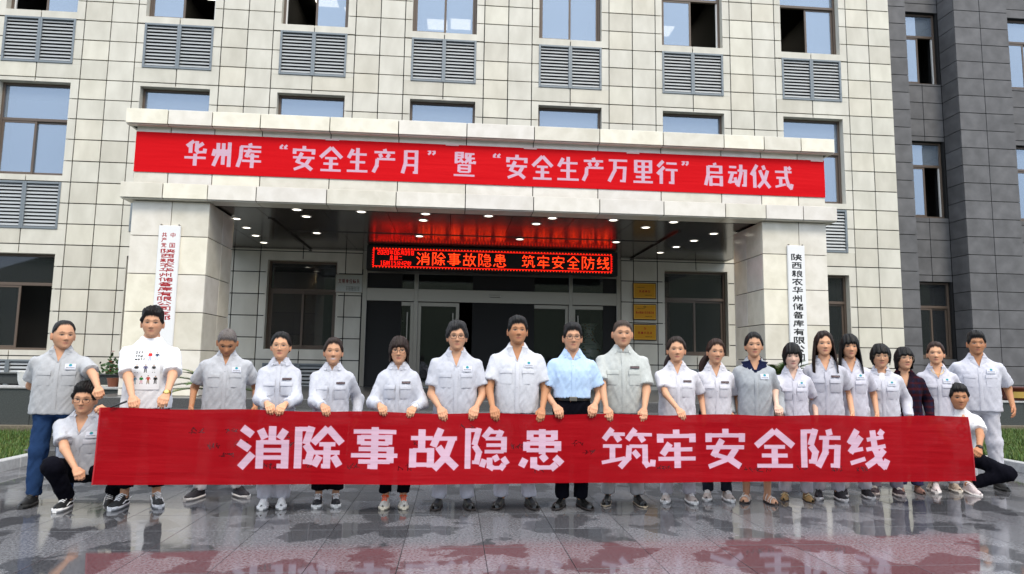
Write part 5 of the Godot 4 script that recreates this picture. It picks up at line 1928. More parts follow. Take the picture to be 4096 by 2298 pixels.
func shoe(o: Node3D, kind: String, X: Transform3D, len: float, skin: Color) -> void:
	var s: Array = SHOES[kind]
	var n := part("shoe", o)
	var up := MB.new()
	var so := MB.new()
	var style: int = s[4]
	var sh: float = s[3]
	var w0 := 0.042 if style != 3 else 0.037
	var rows := []
	var sl := []
	var sb := []
	var N := 15
	for k in N:
		var t := k / (N - 1.0)
		var z := lerpf(-0.07, len - 0.07, t)
		var w := w0 * (0.78 + 0.30 * smoothstep(0.25, 0.7, t)) * sqrt(maxf(0.0, 1.0 - pow(absf(t * 2 - 1), 5.0 if style != 3 else 3.0)))
		if style == 3 and t > 0.7:
			w *= lerpf(1.0, 0.45, smoothstep(0.7, 1.0, t))
		w = maxf(w, 0.012 if k in [0, N - 1] else 0.02)
		var h := lerpf(0.105, 0.052, smoothstep(0.28, 0.75, t)) * lerpf(1.0, 0.62, smoothstep(0.8, 1.0, t))
		if style == 2:
			h = lerpf(0.085, 0.055, smoothstep(0.28, 0.7, t)) * lerpf(1.0, 0.62, smoothstep(0.85, 1.0, t))
		if style >= 3:
			h = lerpf(0.075, 0.045, smoothstep(0.2, 0.7, t)) * lerpf(1.0, 0.6, smoothstep(0.85, 1.0, t))
		var row := []
		for q in 13:
			var an := PI * q / 12.0
			var e := pow(sin(an), 0.7)
			row.append(X * Vector3(-cos(an) * w * (1.0 - 0.22 * e), sh * 0.7 + h * e, z))
		rows.append(row)
		var ws := w + (0.004 if style != 2 else 0.002)
		var rs := []
		for q in [[-1, 0], [1, 0], [1, 1], [-1, 1]]:
			rs.append(X * Vector3(q[0] * ws, q[1] * (sh + (0.006 if t > 0.85 and style < 2 else 0.0)) + 0.001, z + (0.006 if k == N - 1 else (-0.006 if k == 0 else 0.0))))
		sl.append(rs)
	up.grid(rows, false, true)
	up.tint(s[0] if style != 4 else skin)
	so.grid(sl, true, false)
	for e in [0, N - 1]:
		so.quad(sl[e][0], sl[e][1], sl[e][2], sl[e][3], X.basis.z * (1.0 if e else -1.0))
	so.tint(s[1])
	put("upper", up, mats.plain if style != 2 else mats.shiny, n)
	put("sole", so, mats.plain, n)
	var la := MB.new()
	if style in [0, 1]:
		for k in 5:
			var t := 0.40 + k * 0.062
			var z := lerpf(-0.07, len - 0.07, t)
			var h := lerpf(0.105, 0.052, smoothstep(0.28, 0.75, t)) + sh * 0.7 + 0.003
			la.tube([X * Vector3(-0.024, h - 0.010, z), X * Vector3(0, h, z), X * Vector3(0.024, h - 0.010, z)], [0.0045, 0.005, 0.0045], 5)
		la.tube([X * Vector3(-0.035, 0.098, 0.022), X * Vector3(-0.012, 0.112, 0.028), X * Vector3(0.012, 0.112, 0.028), X * Vector3(0.036, 0.096, 0.024)], [0.004, 0.006, 0.006, 0.004], 5)
	if style == 1:
		for q in [-1.0, 1.0]:
			la.tube([X * Vector3(q * 0.036, 0.075, -0.05), X * Vector3(q * 0.040, 0.055, 0.0), X * Vector3(q * 0.043, 0.06, 0.05), X * Vector3(q * 0.044, 0.04, 0.1)], [0.005, 0.006, 0.006, 0.004], 5)
	if style == 4:
		for z in [0.02, 0.075, 0.12]:
			var pts := []
			for q in 7:
				var an := PI * q / 6.0
				pts.append(X * Vector3(-cos(an) * 0.043, sh + (0.05 + 0.02 * float(z < 0.05)) * sin(an), z + 0.02 * cos(an)))
			la.tube(pts, [0.005, 0.005, 0.005, 0.005, 0.005, 0.005, 0.005], 5)
	if style == 3 and kind == "tan_flat":
		la.tube([X * Vector3(-0.036, 0.045, 0.05), X * Vector3(0, 0.068, 0.055), X * Vector3(0.036, 0.045, 0.05)], [0.006, 0.007, 0.006], 5)
	if la.v.size():
		la.tint(s[2])
		put("lace" if style < 2 else "strap", la, mats.plain, n)


var badges := {}
func badge_mat(kind: String) -> StandardMaterial3D:
	if not badges.has(kind):
		var im := blank(96, 48, Color(0.785, 0.79, 0.83))
		if kind == "red":
			im = blank(96, 24, Color(0.16, 0.04, 0.07))
			for k in 14:
				stroke(im, Vector2(8 + k * 6, 8), Vector2(11 + k * 6, 15), 2.0, Color(0.85, 0.8, 0.8))
		else:
			for k in 20:
				var an := TAU * k / 20
				stroke(im, Vector2(48, 12), Vector2(48 + cos(an) * 15, 12 + sin(an) * 10), 5.0, Color(0.1, 0.55, 0.5) if k > 9 else Color(0.15, 0.45, 0.7))
			for k in 7:
				stroke(im, Vector2(12 + k * 11, 28), Vector2(18 + k * 11, 34), 4.5, Color(0.08, 0.1, 0.12))
			for k in 12:
				stroke(im, Vector2(6 + k * 7, 42), Vector2(10 + k * 7, 43), 2.5, Color(0.2, 0.25, 0.26))
		var m := mat(Color.WHITE, 0.8)
		m.albedo_texture = painted(im)
		badges[kind] = m
	return badges[kind]


func tee_print() -> StandardMaterial3D:
	var im := blank(256, 512, Color(0.895, 0.895, 0.905))
	var ink := Color(0.05, 0.05, 0.06)
	var words := ["Off", "the", "wall."]
	for k in 3:
		for q in words[k].length():
			glyph(im, words[k][q], Rect2(8 + q * 25 + k * 4 - (6 if k == 2 else 0), 16 + k * 42, 21, 34), 7.0, ink, 0.95)
	var r := RandomNumberGenerator.new()
	r.seed = 3
	var tops := [Color(0.75, 0.1, 0.1), Color(0.2, 0.25, 0.35), Color(0.06, 0.06, 0.07), Color(0.3, 0.3, 0.45), Color(0.2, 0.2, 0.2), Color(0.35, 0.5, 0.6), Color(0.1, 0.45, 0.2), Color(0.7, 0.25, 0.2), Color(0.05, 0.05, 0.06)]
	var legs := [Color(0.6, 0.62, 0.75), Color(0.7, 0.78, 0.85), Color(0.9, 0.9, 0.9), Color(0.08, 0.08, 0.1), Color(0.85, 0.85, 0.85), Color(0.4, 0.55, 0.6), Color(0.8, 0.6, 0.65), Color(0.5, 0.38, 0.2), Color(0.06, 0.06, 0.08)]
	var spot := [[150, 18, 118], [216, 26, 104], [36, 190, 104], [118, 190, 104], [196, 190, 104], [20, 336, 108], [84, 336, 104], [148, 330, 112], [216, 334, 106]]
	for k in 9:
		var x: float = spot[k][0]
		var y: float = spot[k][1]
		var h: float = spot[k][2]
		stroke(im, Vector2(x, y + h * 0.02), Vector2(x, y + h * 0.15), 13, Color(0.9, 0.75, 0.65))
		stroke(im, Vector2(x - 7, y + 3), Vector2(x + 7, y + 3), 7, ink)
		stroke(im, Vector2(x, y + h * 0.18), Vector2(x, y + h * 0.52), 24 if k != 0 else 34, tops[k])
		for s in [-1.0, 1.0]:
			stroke(im, Vector2(x + s * 12, y + h * 0.2), Vector2(x + s * (22 if k % 2 else 18), y + h * 0.45), 6, tops[k])
			stroke(im, Vector2(x + s * 6, y + h * 0.52), Vector2(x + s * 8, y + h * 0.92), 9, legs[k])
			stroke(im, Vector2(x + s * 6, y + h * 0.96), Vector2(x + s * 15, y + h * 0.96), 5, ink)
	var m := mat(Color.WHITE, 0.85)
	m.albedo_texture = painted(im)
	return m


# One person. s holds the look and the pose; every length is for a height of 1.72 m and is scaled.
func person(s: Dictionary) -> Node3D:
	var o := thing("person", s.label, "person", Vector3(s.x, 0, s.z), "people holding the red banner" if s.get("holds", true) else "")
	o.rotation.y = s.get("yaw", 0.0)
	var inv := o.transform.affine_inverse()
	var k: float = s.h / 1.72
	var w: float = s.get("w", 1.0) * (0.9 if s.fem else 1.04)
	var hips: Vector3 = s.get("hips", Vector3(0, 0.90 * k, 0))
	var lean: Basis = s.get("lean", Basis.IDENTITY)
	var hs := 1.03 if s.fem else 1.075
	var up := 0.014 if s.fem else 0.03
	var T := Transform3D(lean, hips) * Transform3D(Basis.from_scale(Vector3.ONE * k), Vector3(0, (-0.90 + up) * k, 0))  # the torso's frame, in which the shoulders lie at 1.38
	var X := T * Transform3D(Basis.IDENTITY, Vector3(0, 1.47, -0.005)) * Transform3D(s.get("look", Basis.IDENTITY), Vector3.ZERO) * Transform3D(Basis.from_scale(Vector3.ONE * hs / k), Vector3(0, 1.72 - (0.018 + 0.12 * hs) / k - up - 1.47, 0.018))
	var Ti := T.affine_inverse()
	var skin: Color = s.skin
	var cloth: Color = s.shirt
	var long: bool = s.get("long", false)
	# --- arms
	var sh := []
	var el := []
	var wr := []
	for q in 2:
		var sg := -1.0 if q == 0 else 1.0
		var a := T * Vector3(sg * 0.170 * w, 1.284, -0.008)
		var tg = s.arms[q]
		var wrist: Vector3
		var pole := Vector3(sg * 0.5, -0.3, -0.9)
		if tg == null:
			wrist = T * Vector3(sg * (0.245 * w + 0.02), 0.86, 0.02)
			pole = Vector3(sg * 0.3, 0, -1)
		else:
			wrist = inv * (tg[0] as Vector3)
			if tg.size() > 2:
				pole = tg[2]
		sh.append(a)
		el.append(bone2(a, wrist, 0.285 * k, 0.25 * k, pole))
		var dd: Vector3 = wrist - el[q]
		wr.append(el[q] + dd.normalized() * minf(dd.length(), 0.27 * k))
	# --- the body: neck, chest, arms, hands and head in one mesh
	var pr := []
	pr.append({"t": "torso", "inv": Ti, "k": 0.03, "y": [0.98, 1.2, 1.25, 1.30, 1.35, 1.40, 1.45], "a": [0.14 * w, 0.16 * w, 0.16 * w, 0.14 * w, 0.10 * w, 0.068, 0.05], "b": [0.09, 0.105, 0.102, 0.09, 0.07, 0.055, 0.05], "z": [0.0, 0.004, 0.002, -0.008, -0.014, -0.014, -0.012]})
	pr.append({"t": "cone", "a": T * Vector3(0, 1.38, -0.018), "b": X * Vector3(0, -0.055, -0.022), "ra": (0.062 if not s.fem else 0.052) * k, "rb": (0.058 if not s.fem else 0.047), "k": 0.035})
	for q in 2:
		pr.append({"t": "cone", "a": sh[q], "b": el[q], "ra": 0.047 * k * (0.85 if s.fem else 1.0), "rb": 0.038 * k * (0.88 if s.fem else 1.0), "k": 0.03})
		pr.append({"t": "cone", "a": el[q], "b": wr[q], "ra": 0.039 * k * (0.86 if s.fem else 1.0), "rb": 0.0245 * k, "k": 0.02})
	var legs := leg_joints(s, T, k)
	for q in 2:
		pr.append({"t": "cone", "a": legs[q][0], "b": legs[q][1], "ra": 0.07 * k, "rb": 0.05 * k, "k": 0.03})
		pr.append({"t": "cone", "a": legs[q][1], "b": legs[q][2], "ra": 0.05 * k, "rb": 0.034 * k, "k": 0.03})
	pr.append({"t": "cone", "a": T * Vector3(0, 0.92, 0), "b": T * Vector3(0, 1.1, 0), "ra": 0.11 * k, "rb": 0.1 * k, "k": 0.05})
	var body := nets(field(pr, 0.0145), 0.0, 0, skin)
	head(body, s, X)
	for q in 2:
		var sg := -1.0 if q == 0 else 1.0
		var tg = s.arms[q]
		var d: Vector3 = (wr[q] - el[q]).normalized()
		var pose := "loose"
		var hx: Vector3 = d
		var hy: Vector3 = Vector3(sg, 0, 0.15)
		if tg != null:
			pose = tg[1]
			if pose == "grip":
				hx = (d + Vector3(-sg * 0.15, -0.55, 0.75)).normalized()
				hy = Vector3(sg * 0.2, 0.75, 0.65)
			elif pose == "pinch":
				hx = d
				hy = tg[3] if tg.size() > 3 else Vector3(0, 0.5, 0.85)
		hy = (hy - hx * hy.dot(hx)).normalized()
		var hz := hx.cross(hy)
		var thumb_side := hz
		var want := Vector3(-sg, 0, 0.2) if tg != null else Vector3(0, 0, 1)
		if thumb_side.dot(want) < 0.0:
			hz = -hz
		body.add(tinted(hand(pose), skin * Color(1.0, 0.94, 0.92)), Transform3D(Basis(hx, hy, hz).scaled_local(Vector3.ONE * (0.82 if s.fem else 0.93)), wr[q]))
	put("body", body, mats.skin, o)
	hair(o, s, X)
	if s.has("glasses"):
		glasses(o, X, s.glasses, s.wide)
	# --- shirt
	var loose: float = s.get("loose", 1.0)
	var tuck: bool = s.get("tuck", false)
	var hem := 0.80 if not tuck else 0.975
	if s.has("hem"):
		hem = s.hem
	var belly: float = s.get("belly", 0.0)
	pr = []
	pr.append({"t": "torso", "inv": Ti, "k": 0.02, "y": [hem, 0.95, 1.06, 1.17, 1.235, 1.29, 1.34, 1.395, 1.448],
		"a": [0.188 * w * loose, 0.180 * w * loose, 0.176 * w * loose, 0.184 * w, 0.185 * w, 0.174 * w, 0.146 * w, 0.104, 0.068],
		"b": [0.122 + belly * 0.7, 0.122 + belly, 0.120 + belly, 0.126 + belly * 0.4 + (0.012 if s.fem else 0.0), 0.122, 0.106, 0.084, 0.070, 0.062],
		"z": [0.0, 0.004, 0.004 + belly * 0.4, 0.006, 0.002, -0.008, -0.014, -0.014, -0.012]})
	for q in 2:
		if long:
			pr.append({"t": "cone", "a": sh[q], "b": el[q], "ra": 0.054 * k, "rb": 0.060 * k, "k": 0.05})
			pr.append({"t": "cone", "a": el[q], "b": el[q].lerp(wr[q], s.get("cuff", 0.94)), "ra": 0.060 * k, "rb": 0.048 * k, "k": 0.03, "flat": true})
			if s.get("cuff", 0.94) < 0.9:
				pr.append({"t": "cone", "a": el[q].lerp(wr[q], s.cuff - 0.2), "b": el[q].lerp(wr[q], s.cuff), "ra": 0.052 * k, "rb": 0.056 * k, "k": 0.008, "flat": true})
		else:
			var sl: float = s.get("sleeve", 0.72)
			pr.append({"t": "cone", "a": sh[q], "b": (sh[q] as Vector3).lerp(el[q], sl), "ra": 0.058 * k * (0.93 if s.fem else 1.0), "rb": 0.077 * k * (0.9 if s.fem else 1.0), "k": 0.03, "flat": true})
	var vy: float = s.get("vee", 1.275)
	if s.get("crew", false):
		pr.append({"t": "ball", "inv": (T * Transform3D(Basis.IDENTITY, Vector3(0, 1.465, 0.015))).affine_inverse(), "r": Vector3(0.082, 0.052, 0.10), "sub": true})
	else:
		pr.append({"t": "vee", "inv": Ti, "y0": vy, "slope": s.get("open", 0.34), "sub": true})
	var f := field(pr, 0.0135)
	var name_ := "shirt" if not s.get("crew", false) else "t_shirt"
	if s.has("coat"):
		name_ = "jacket"
	var cm: StandardMaterial3D = mats.cloth if cloth.g > 0.1 else mats.dark_cloth
	var cut := nets(f, 0.0066, int(s.x * 10) + 50, cloth)
	if s.get("plaid", false):
		for q in cut.v.size():
			var p := Ti * cut.v[q]
			if fposmod(p.y, 0.07) < 0.022 or fposmod(p.x + 0.01, 0.07) < 0.022:
				cut.c[q] = Color(0.045, 0.008, 0.014) if fposmod(p.y, 0.07) < 0.022 else Color(0.012, 0.013, 0.035)
	var shirt := put(name_, cut, cm, o)
	var trim := MB.new()
	trim.col = cloth
	if not s.get("crew", false):
		trim.col = s.get("collar_col", cloth * 1.02)
		collar(trim, f, T, vy, s.get("open", 0.34), s.get("point", false), 1.75 if s.has("coat") else 1.0)
		put("collar", trim, mats.cloth if trim.col.g > 0.1 else mats.dark_cloth, shirt)
		trim = MB.new()
		trim.col = cloth * 1.01
		patch(trim, f, T, -0.017, 0.017, hem + 0.012, vy + 0.004, 0.011, 3, 9)
		put("placket", trim, cm, shirt)
		var y := vy - 0.05
		while y > hem + 0.03:
			var bt := MB.new()
			var c := hit(f, T, 0.0, y) + Vector3(0, 0, 0.006)
			bt.lathe([[0.0, 0.003], [0.0055, 0.0025], [0.006, 0.0], [0.0, 0.0]], 8)
			var turned := MB.new()
			turned.add(bt, T * Transform3D(Basis(Vector3.RIGHT, PI / 2), c))
			turned.tint(cloth * 0.8)
			put("button", turned, mats.plain, shirt)
			y -= 0.085
		if s.get("pockets", true):
			for sg in [-1.0, 1.0]:
				var pk := MB.new()
				pk.col = cloth * 1.0
				var cx: float = sg * (0.088 * w)
				patch(pk, f, T, cx - 0.05, cx + 0.05, 1.07, 1.18, 0.009, 4, 4)
				pk.col = cloth * 1.03
				patch(pk, f, T, cx - 0.054, cx + 0.054, 1.165, 1.203, 0.016, 4, 2)
				put("pocket", pk, mats.cloth, shirt)
		if s.has("badge"):
			var bd := MB.new()
			var cx: float = 0.092 * w
			if s.badge == "red":
				patch(bd, f, T, cx - 0.043, cx + 0.043, 1.222, 1.243, 0.012, 4, 2, 0.0, true)
			else:
				patch(bd, f, T, cx - 0.042, cx + 0.042, 1.218, 1.272, 0.012, 4, 3, 0.0, true)
			put("badge", bd, badge_mat(s.badge), shirt)
	if s.has("print"):
		var pt := MB.new()
		if s.print == "figures":
			patch(pt, f, T, -0.105, 0.105, 0.97, 1.31, 0.012, 8, 12, 0.0, true)
			put("print", pt, tee_print(), shirt)
		else:
			patch(pt, f, T, -0.07, 0.07, 1.08, 1.28, 0.009, 6, 8, 0.0, true)
			var im := blank(96, 128, Color(0.86, 0.86, 0.87))
			for q in 40:
				var an := TAU * q / 20
				stroke(im, Vector2(48 + cos(an) * 26, (38 if q < 20 else 90) + sin(an) * 22), Vector2(48 + cos(an + 0.3) * 26, (38 if q < 20 else 90) + sin(an + 0.3) * 22), 15, Color(0.09, 0.1, 0.11) if q % 3 else Color(0.4, 0.4, 0.42))
			var pm := mat(Color.WHITE, 0.85)
			pm.albedo_texture = painted(im)
			put("print", pt, pm, shirt)
	if s.has("under"):
		var un := MB.new()
		un.col = s.under
		var rows := []
		for a in 7:
			var row := []
			for q in 9:
				var xx := lerpf(-0.075, 0.075, q / 8.0) * lerpf(1.0, 0.75, a / 6.0)
				row.append(T * Vector3(xx, lerpf(vy - 0.03, s.get("under_y", 1.40), a / 6.0), 0.098 - 0.22 * maxf(0.0, a / 6.0 - 0.35) * 0.45 - 7.0 * xx * xx))
			rows.append(row)
		un.grid(rows, false, true)
		put("undershirt", un, mats.cloth if un.col.g > 0.1 else mats.dark_cloth, o)
	# --- trousers
	if s.has("pants"):
		pr = []
		var pc: Color = s.pants
		var pw: float = s.get("pleg", 1.0)
		pr.append({"t": "torso", "inv": Ti, "k": 0.05, "y": [0.78, 0.86, 0.95, 0.985], "a": [0.14 * w, 0.160 * w, 0.160 * w, 0.158 * w], "b": [0.095, 0.108, 0.106 + belly * 0.6, 0.108 + belly * 0.6], "z": [0.0, 0.0, 0.002, 0.002]})
		for q in 2:
			var kn: Vector3 = legs[q][1]
			var an: Vector3 = legs[q][2]
			pr.append({"t": "cone", "a": legs[q][0], "b": kn, "ra": 0.087 * k, "rb": 0.074 * k * pw, "k": 0.045})
			pr.append({"t": "cone", "a": kn, "b": kn.lerp(an, s.get("hemline", 1.0)), "ra": 0.073 * k * pw, "rb": 0.066 * k * pw, "k": 0.04, "flat": true})
		var tr := put("trousers", nets(field(pr, 0.0155), 0.009, int(s.x * 13) + 9, pc), mats.cloth if pc.g > 0.1 else mats.dark_cloth, o)
		if s.has("stripe"):
			for q in 2:
				var sg := -1.0 if q == 0 else 1.0
				var st := MB.new()
				var off := Vector3(sg * 0.071 * k * pw, 0, 0.012)
				st.tube([legs[q][0] + Vector3(sg * 0.094, 0, 0.012), legs[q][1] + off, legs[q][1].lerp(legs[q][2], s.get("hemline", 1.0)) + off * 0.95], [0.006, 0.006, 0.006], 6)
				st.tint(Color(0.75, 0.75, 0.75))
				put("side_stripe", st, mats.plain, tr)
		if tuck:
			var bl := MB.new()
			var rows := []
			for a in 2:
				var row := []
				for q in 32:
					var an := TAU * q / 32
					row.append(T * Vector3(cos(an) * 0.173 * w, 0.955 + 0.036 * a, sin(an) * 0.125 + 0.002))
				rows.append(row)
			bl.grid(rows, true, true)
			bl.tint(Color(0.012, 0.012, 0.012))
			var belt := put("belt", bl, mats.shiny, o)
			var bk := MB.new()
			bk.box(Vector3(-0.034, 0.953, 0.122), Vector3(0.034, 0.993, 0.136), 0.004, T.basis, T.origin)
			put("buckle", bk, mats.steel, belt)
	for q in 2:
		var fx: Transform3D = legs[q][3]
		shoe(o, s.shoes, fx, (0.245 if s.fem else 0.28) * k, skin)
	if s.has("watch"):
		var q: int = s.watch
		var d: Vector3 = (wr[q] - el[q]).normalized()
		var at: Vector3 = wr[q] - d * 0.02
		var wm := MB.new()
		wm.tube([at - d * 0.01, at + d * 0.01], [0.034, 0.034], 14)
		wm.tint(s.get("watch_col", Color(0.6, 0.48, 0.2)))
		var wt := put("watch", wm, mats.gold if not s.has("watch_col") else mats.plain, o)
		var dial := MB.new()
		dial.tube([at + Vector3(0, 0.012, 0.03), at + Vector3(0, 0.018, 0.040)], [0.019, 0.019], 14)
		dial.tint(s.get("watch_col", Color(0.75, 0.6, 0.2)))
		put("dial", dial, mats.plain, wt)
	return o


func tinted(m: MB, c: Color) -> MB:
	m.tint(c)
	return m


func leg_joints(s: Dictionary, T: Transform3D, k: float) -> Array:  # hip, knee, ankle and the shoe's frame of each leg
	var out := []
	for q in 2:
		var sg := -1.0 if q == 0 else 1.0
		var hip := T * Vector3(sg * 0.088, 0.88, 0)
		var st: float = s.get("stance", 0.11)
		var foot := Vector3(sg * st, 0, -0.02)
		var turn: float = sg * s.get("toes", 0.22)
		var knee: Vector3
		var lift := 0.0
		if s.has("feet"):
			foot = s.feet[q][0]
			turn = s.feet[q][1]
		var ankle := foot + Vector3(0, 0.085 * k, 0)
		if s.has("knees"):
			knee = bone2(hip, ankle, 0.41 * k, 0.40 * k, s.knees[q])
		else:
			knee = hip.lerp(ankle, 0.5) + Vector3(sg * 0.005, 0, 0.015)
		var F := Transform3D(Basis(Vector3.UP, turn) * Basis(Vector3.RIGHT, s.get("heel", [0.0, 0.0])[q]), foot)
		out.append([hip, knee, ankle, F])
	return out


func collar(b: MB, f: Dictionary, T: Transform3D, vy: float, slope: float, point: bool, big := 1.0) -> void:
	# the band and fall round the neck
	var rows := [[], [], [], []]
	var N := 24
	for k in N + 1:
		var an := lerpf(-2.5, 2.5, float(k) / N)  # 0 is the nape
		var fr := smoothstep(1.2, 2.5, absf(an))
		var d := Vector3(sin(an), 0, -cos(an))
		var y := 1.408 + 0.012 * (1.0 - fr) - 0.012 * fr
		rows[0].append(T * (Vector3(d.x * 0.072, y - 0.01, d.z * 0.070 - 0.012)))
		rows[1].append(T * (Vector3(d.x * 0.069, y + 0.030 - 0.016 * fr, d.z * 0.066 - 0.010)))
		rows[2].append(T * (Vector3(d.x * 0.075, y + 0.030 - 0.016 * fr, d.z * 0.073 - 0.010)))
		rows[3].append(T * (Vector3(d.x * 0.108, y - 0.030 - 0.006 * fr, d.z * 0.098 - 0.012 + 0.004 * fr)))
	b.grid(rows, false)
	# the flaps that lie on the chest
	for sg in [-1.0, 1.0]:
		var g := []
		var n := 8
		var top := 1.405
		var bot: float = vy + 0.01 if not point else maxf(vy + 0.01, 1.345)
		for a in n + 1:
			var t := float(a) / n
			var y := lerpf(top, bot, t)
			var inner := maxf((y - vy) * slope, 0.0) - 0.004
			var wid: float
			if point:
				wid = lerpf(0.045, 0.050, t) * (1.0 if t < 0.8 else lerpf(1.0, 0.1, (t - 0.8) / 0.2))
			else:
				wid = 0.048 * (1.0 - pow(t, 1.8)) + 0.012 * float(t > 0.3 and t < 0.62)
			var row := []
			for u in 4:
				var xx := inner + wid * big * u / 3.0
				var yy := minf(y, 1.375)
				var p := hit(f, T, sg * xx, yy)
				p.z = maxf(maxf(p.z, hit(f, T, sg * (xx + 0.014), yy).z), hit(f, T, sg * (xx + 0.03), yy).z - 0.008)
				p.y = y - 0.012 * u / 3.0
				p.z = maxf(p.z, 0.03) + 0.014 - 0.002 * u
				row.append(T * p)
			g.append(row)
		b.grid(g, false, sg > 0.0)
		var edge := []
		for a in n + 1:
			edge.append([g[a][3], g[a][3] - T.basis.z * 0.012])
		b.grid(edge, false, sg > 0.0)

# ---------------------------------------------------------------- the scene

func _ready() -> void:
	var cam := Camera3D.new()
	cam.name = "camera"
	var f0 := Vector3(sin(YAW), 0, -cos(YAW))
	var x0 := Vector3(cos(YAW), 0, sin(YAW))
	var fw := f0 * cos(PITCH) + Vector3.UP * sin(PITCH)
	var y0 := Vector3.UP * cos(PITCH) - f0 * sin(PITCH)
	cam.transform = Transform3D(Basis(x0 * cos(ROLL) + y0 * sin(ROLL), y0 * cos(ROLL) - x0 * sin(ROLL), -fw), CAM)
	cam.fov = rad_to_deg(2.0 * atan(1149.0 / 2700.0))
	cam.near = 0.1
	cam.far = 400.0
	add_child(cam)
	var we := WorldEnvironment.new()
	we.name = "world"
	var env := Environment.new()
	var sky := Sky.new()
	var sm := ProceduralSkyMaterial.new()
	sm.sky_top_color = Color(0.93, 0.96, 1.0)
	sm.sky_horizon_color = Color(0.56, 0.62, 0.70)
	sm.sky_curve = 0.5
	sm.ground_bottom_color = Color(0.3, 0.3, 0.3)
	sm.ground_horizon_color = Color(0.5, 0.5, 0.5)
	sm.sky_energy_multiplier = 1.2
	sm.sun_angle_max = 1.0
	sky.sky_material = sm
	env.background_mode = Environment.BG_SKY
	env.sky = sky
	env.background_energy_multiplier = 1.0
	env.tonemap_mode = Environment.TONE_MAPPER_LINEAR
	env.tonemap_exposure = 1.85
	env.sdfgi_enabled = true
	env.ssao_enabled = true
	env.ssil_enabled = true
	we.environment = env
	add_child(we)
	var sun := DirectionalLight3D.new()
	sun.name = "sun"
	sun.light_energy = 0.45
	sun.light_color = Color(1.0, 0.96, 0.9)
	sun.light_angular_distance = 20.0
	sun.rotation = Vector3(deg_to_rad(-52), deg_to_rad(18), 0)
	sun.shadow_enabled = true
	add_child(sun)

	noise.noise_type = FastNoiseLite.TYPE_SIMPLEX_SMOOTH
	noise.frequency = 0.01
	noise.fractal_octaves = 3
	noise.seed = 4
	make_materials()
	grounds()
	office()
	grey_wing()
	portico()
	signs()
	planting()
	people()


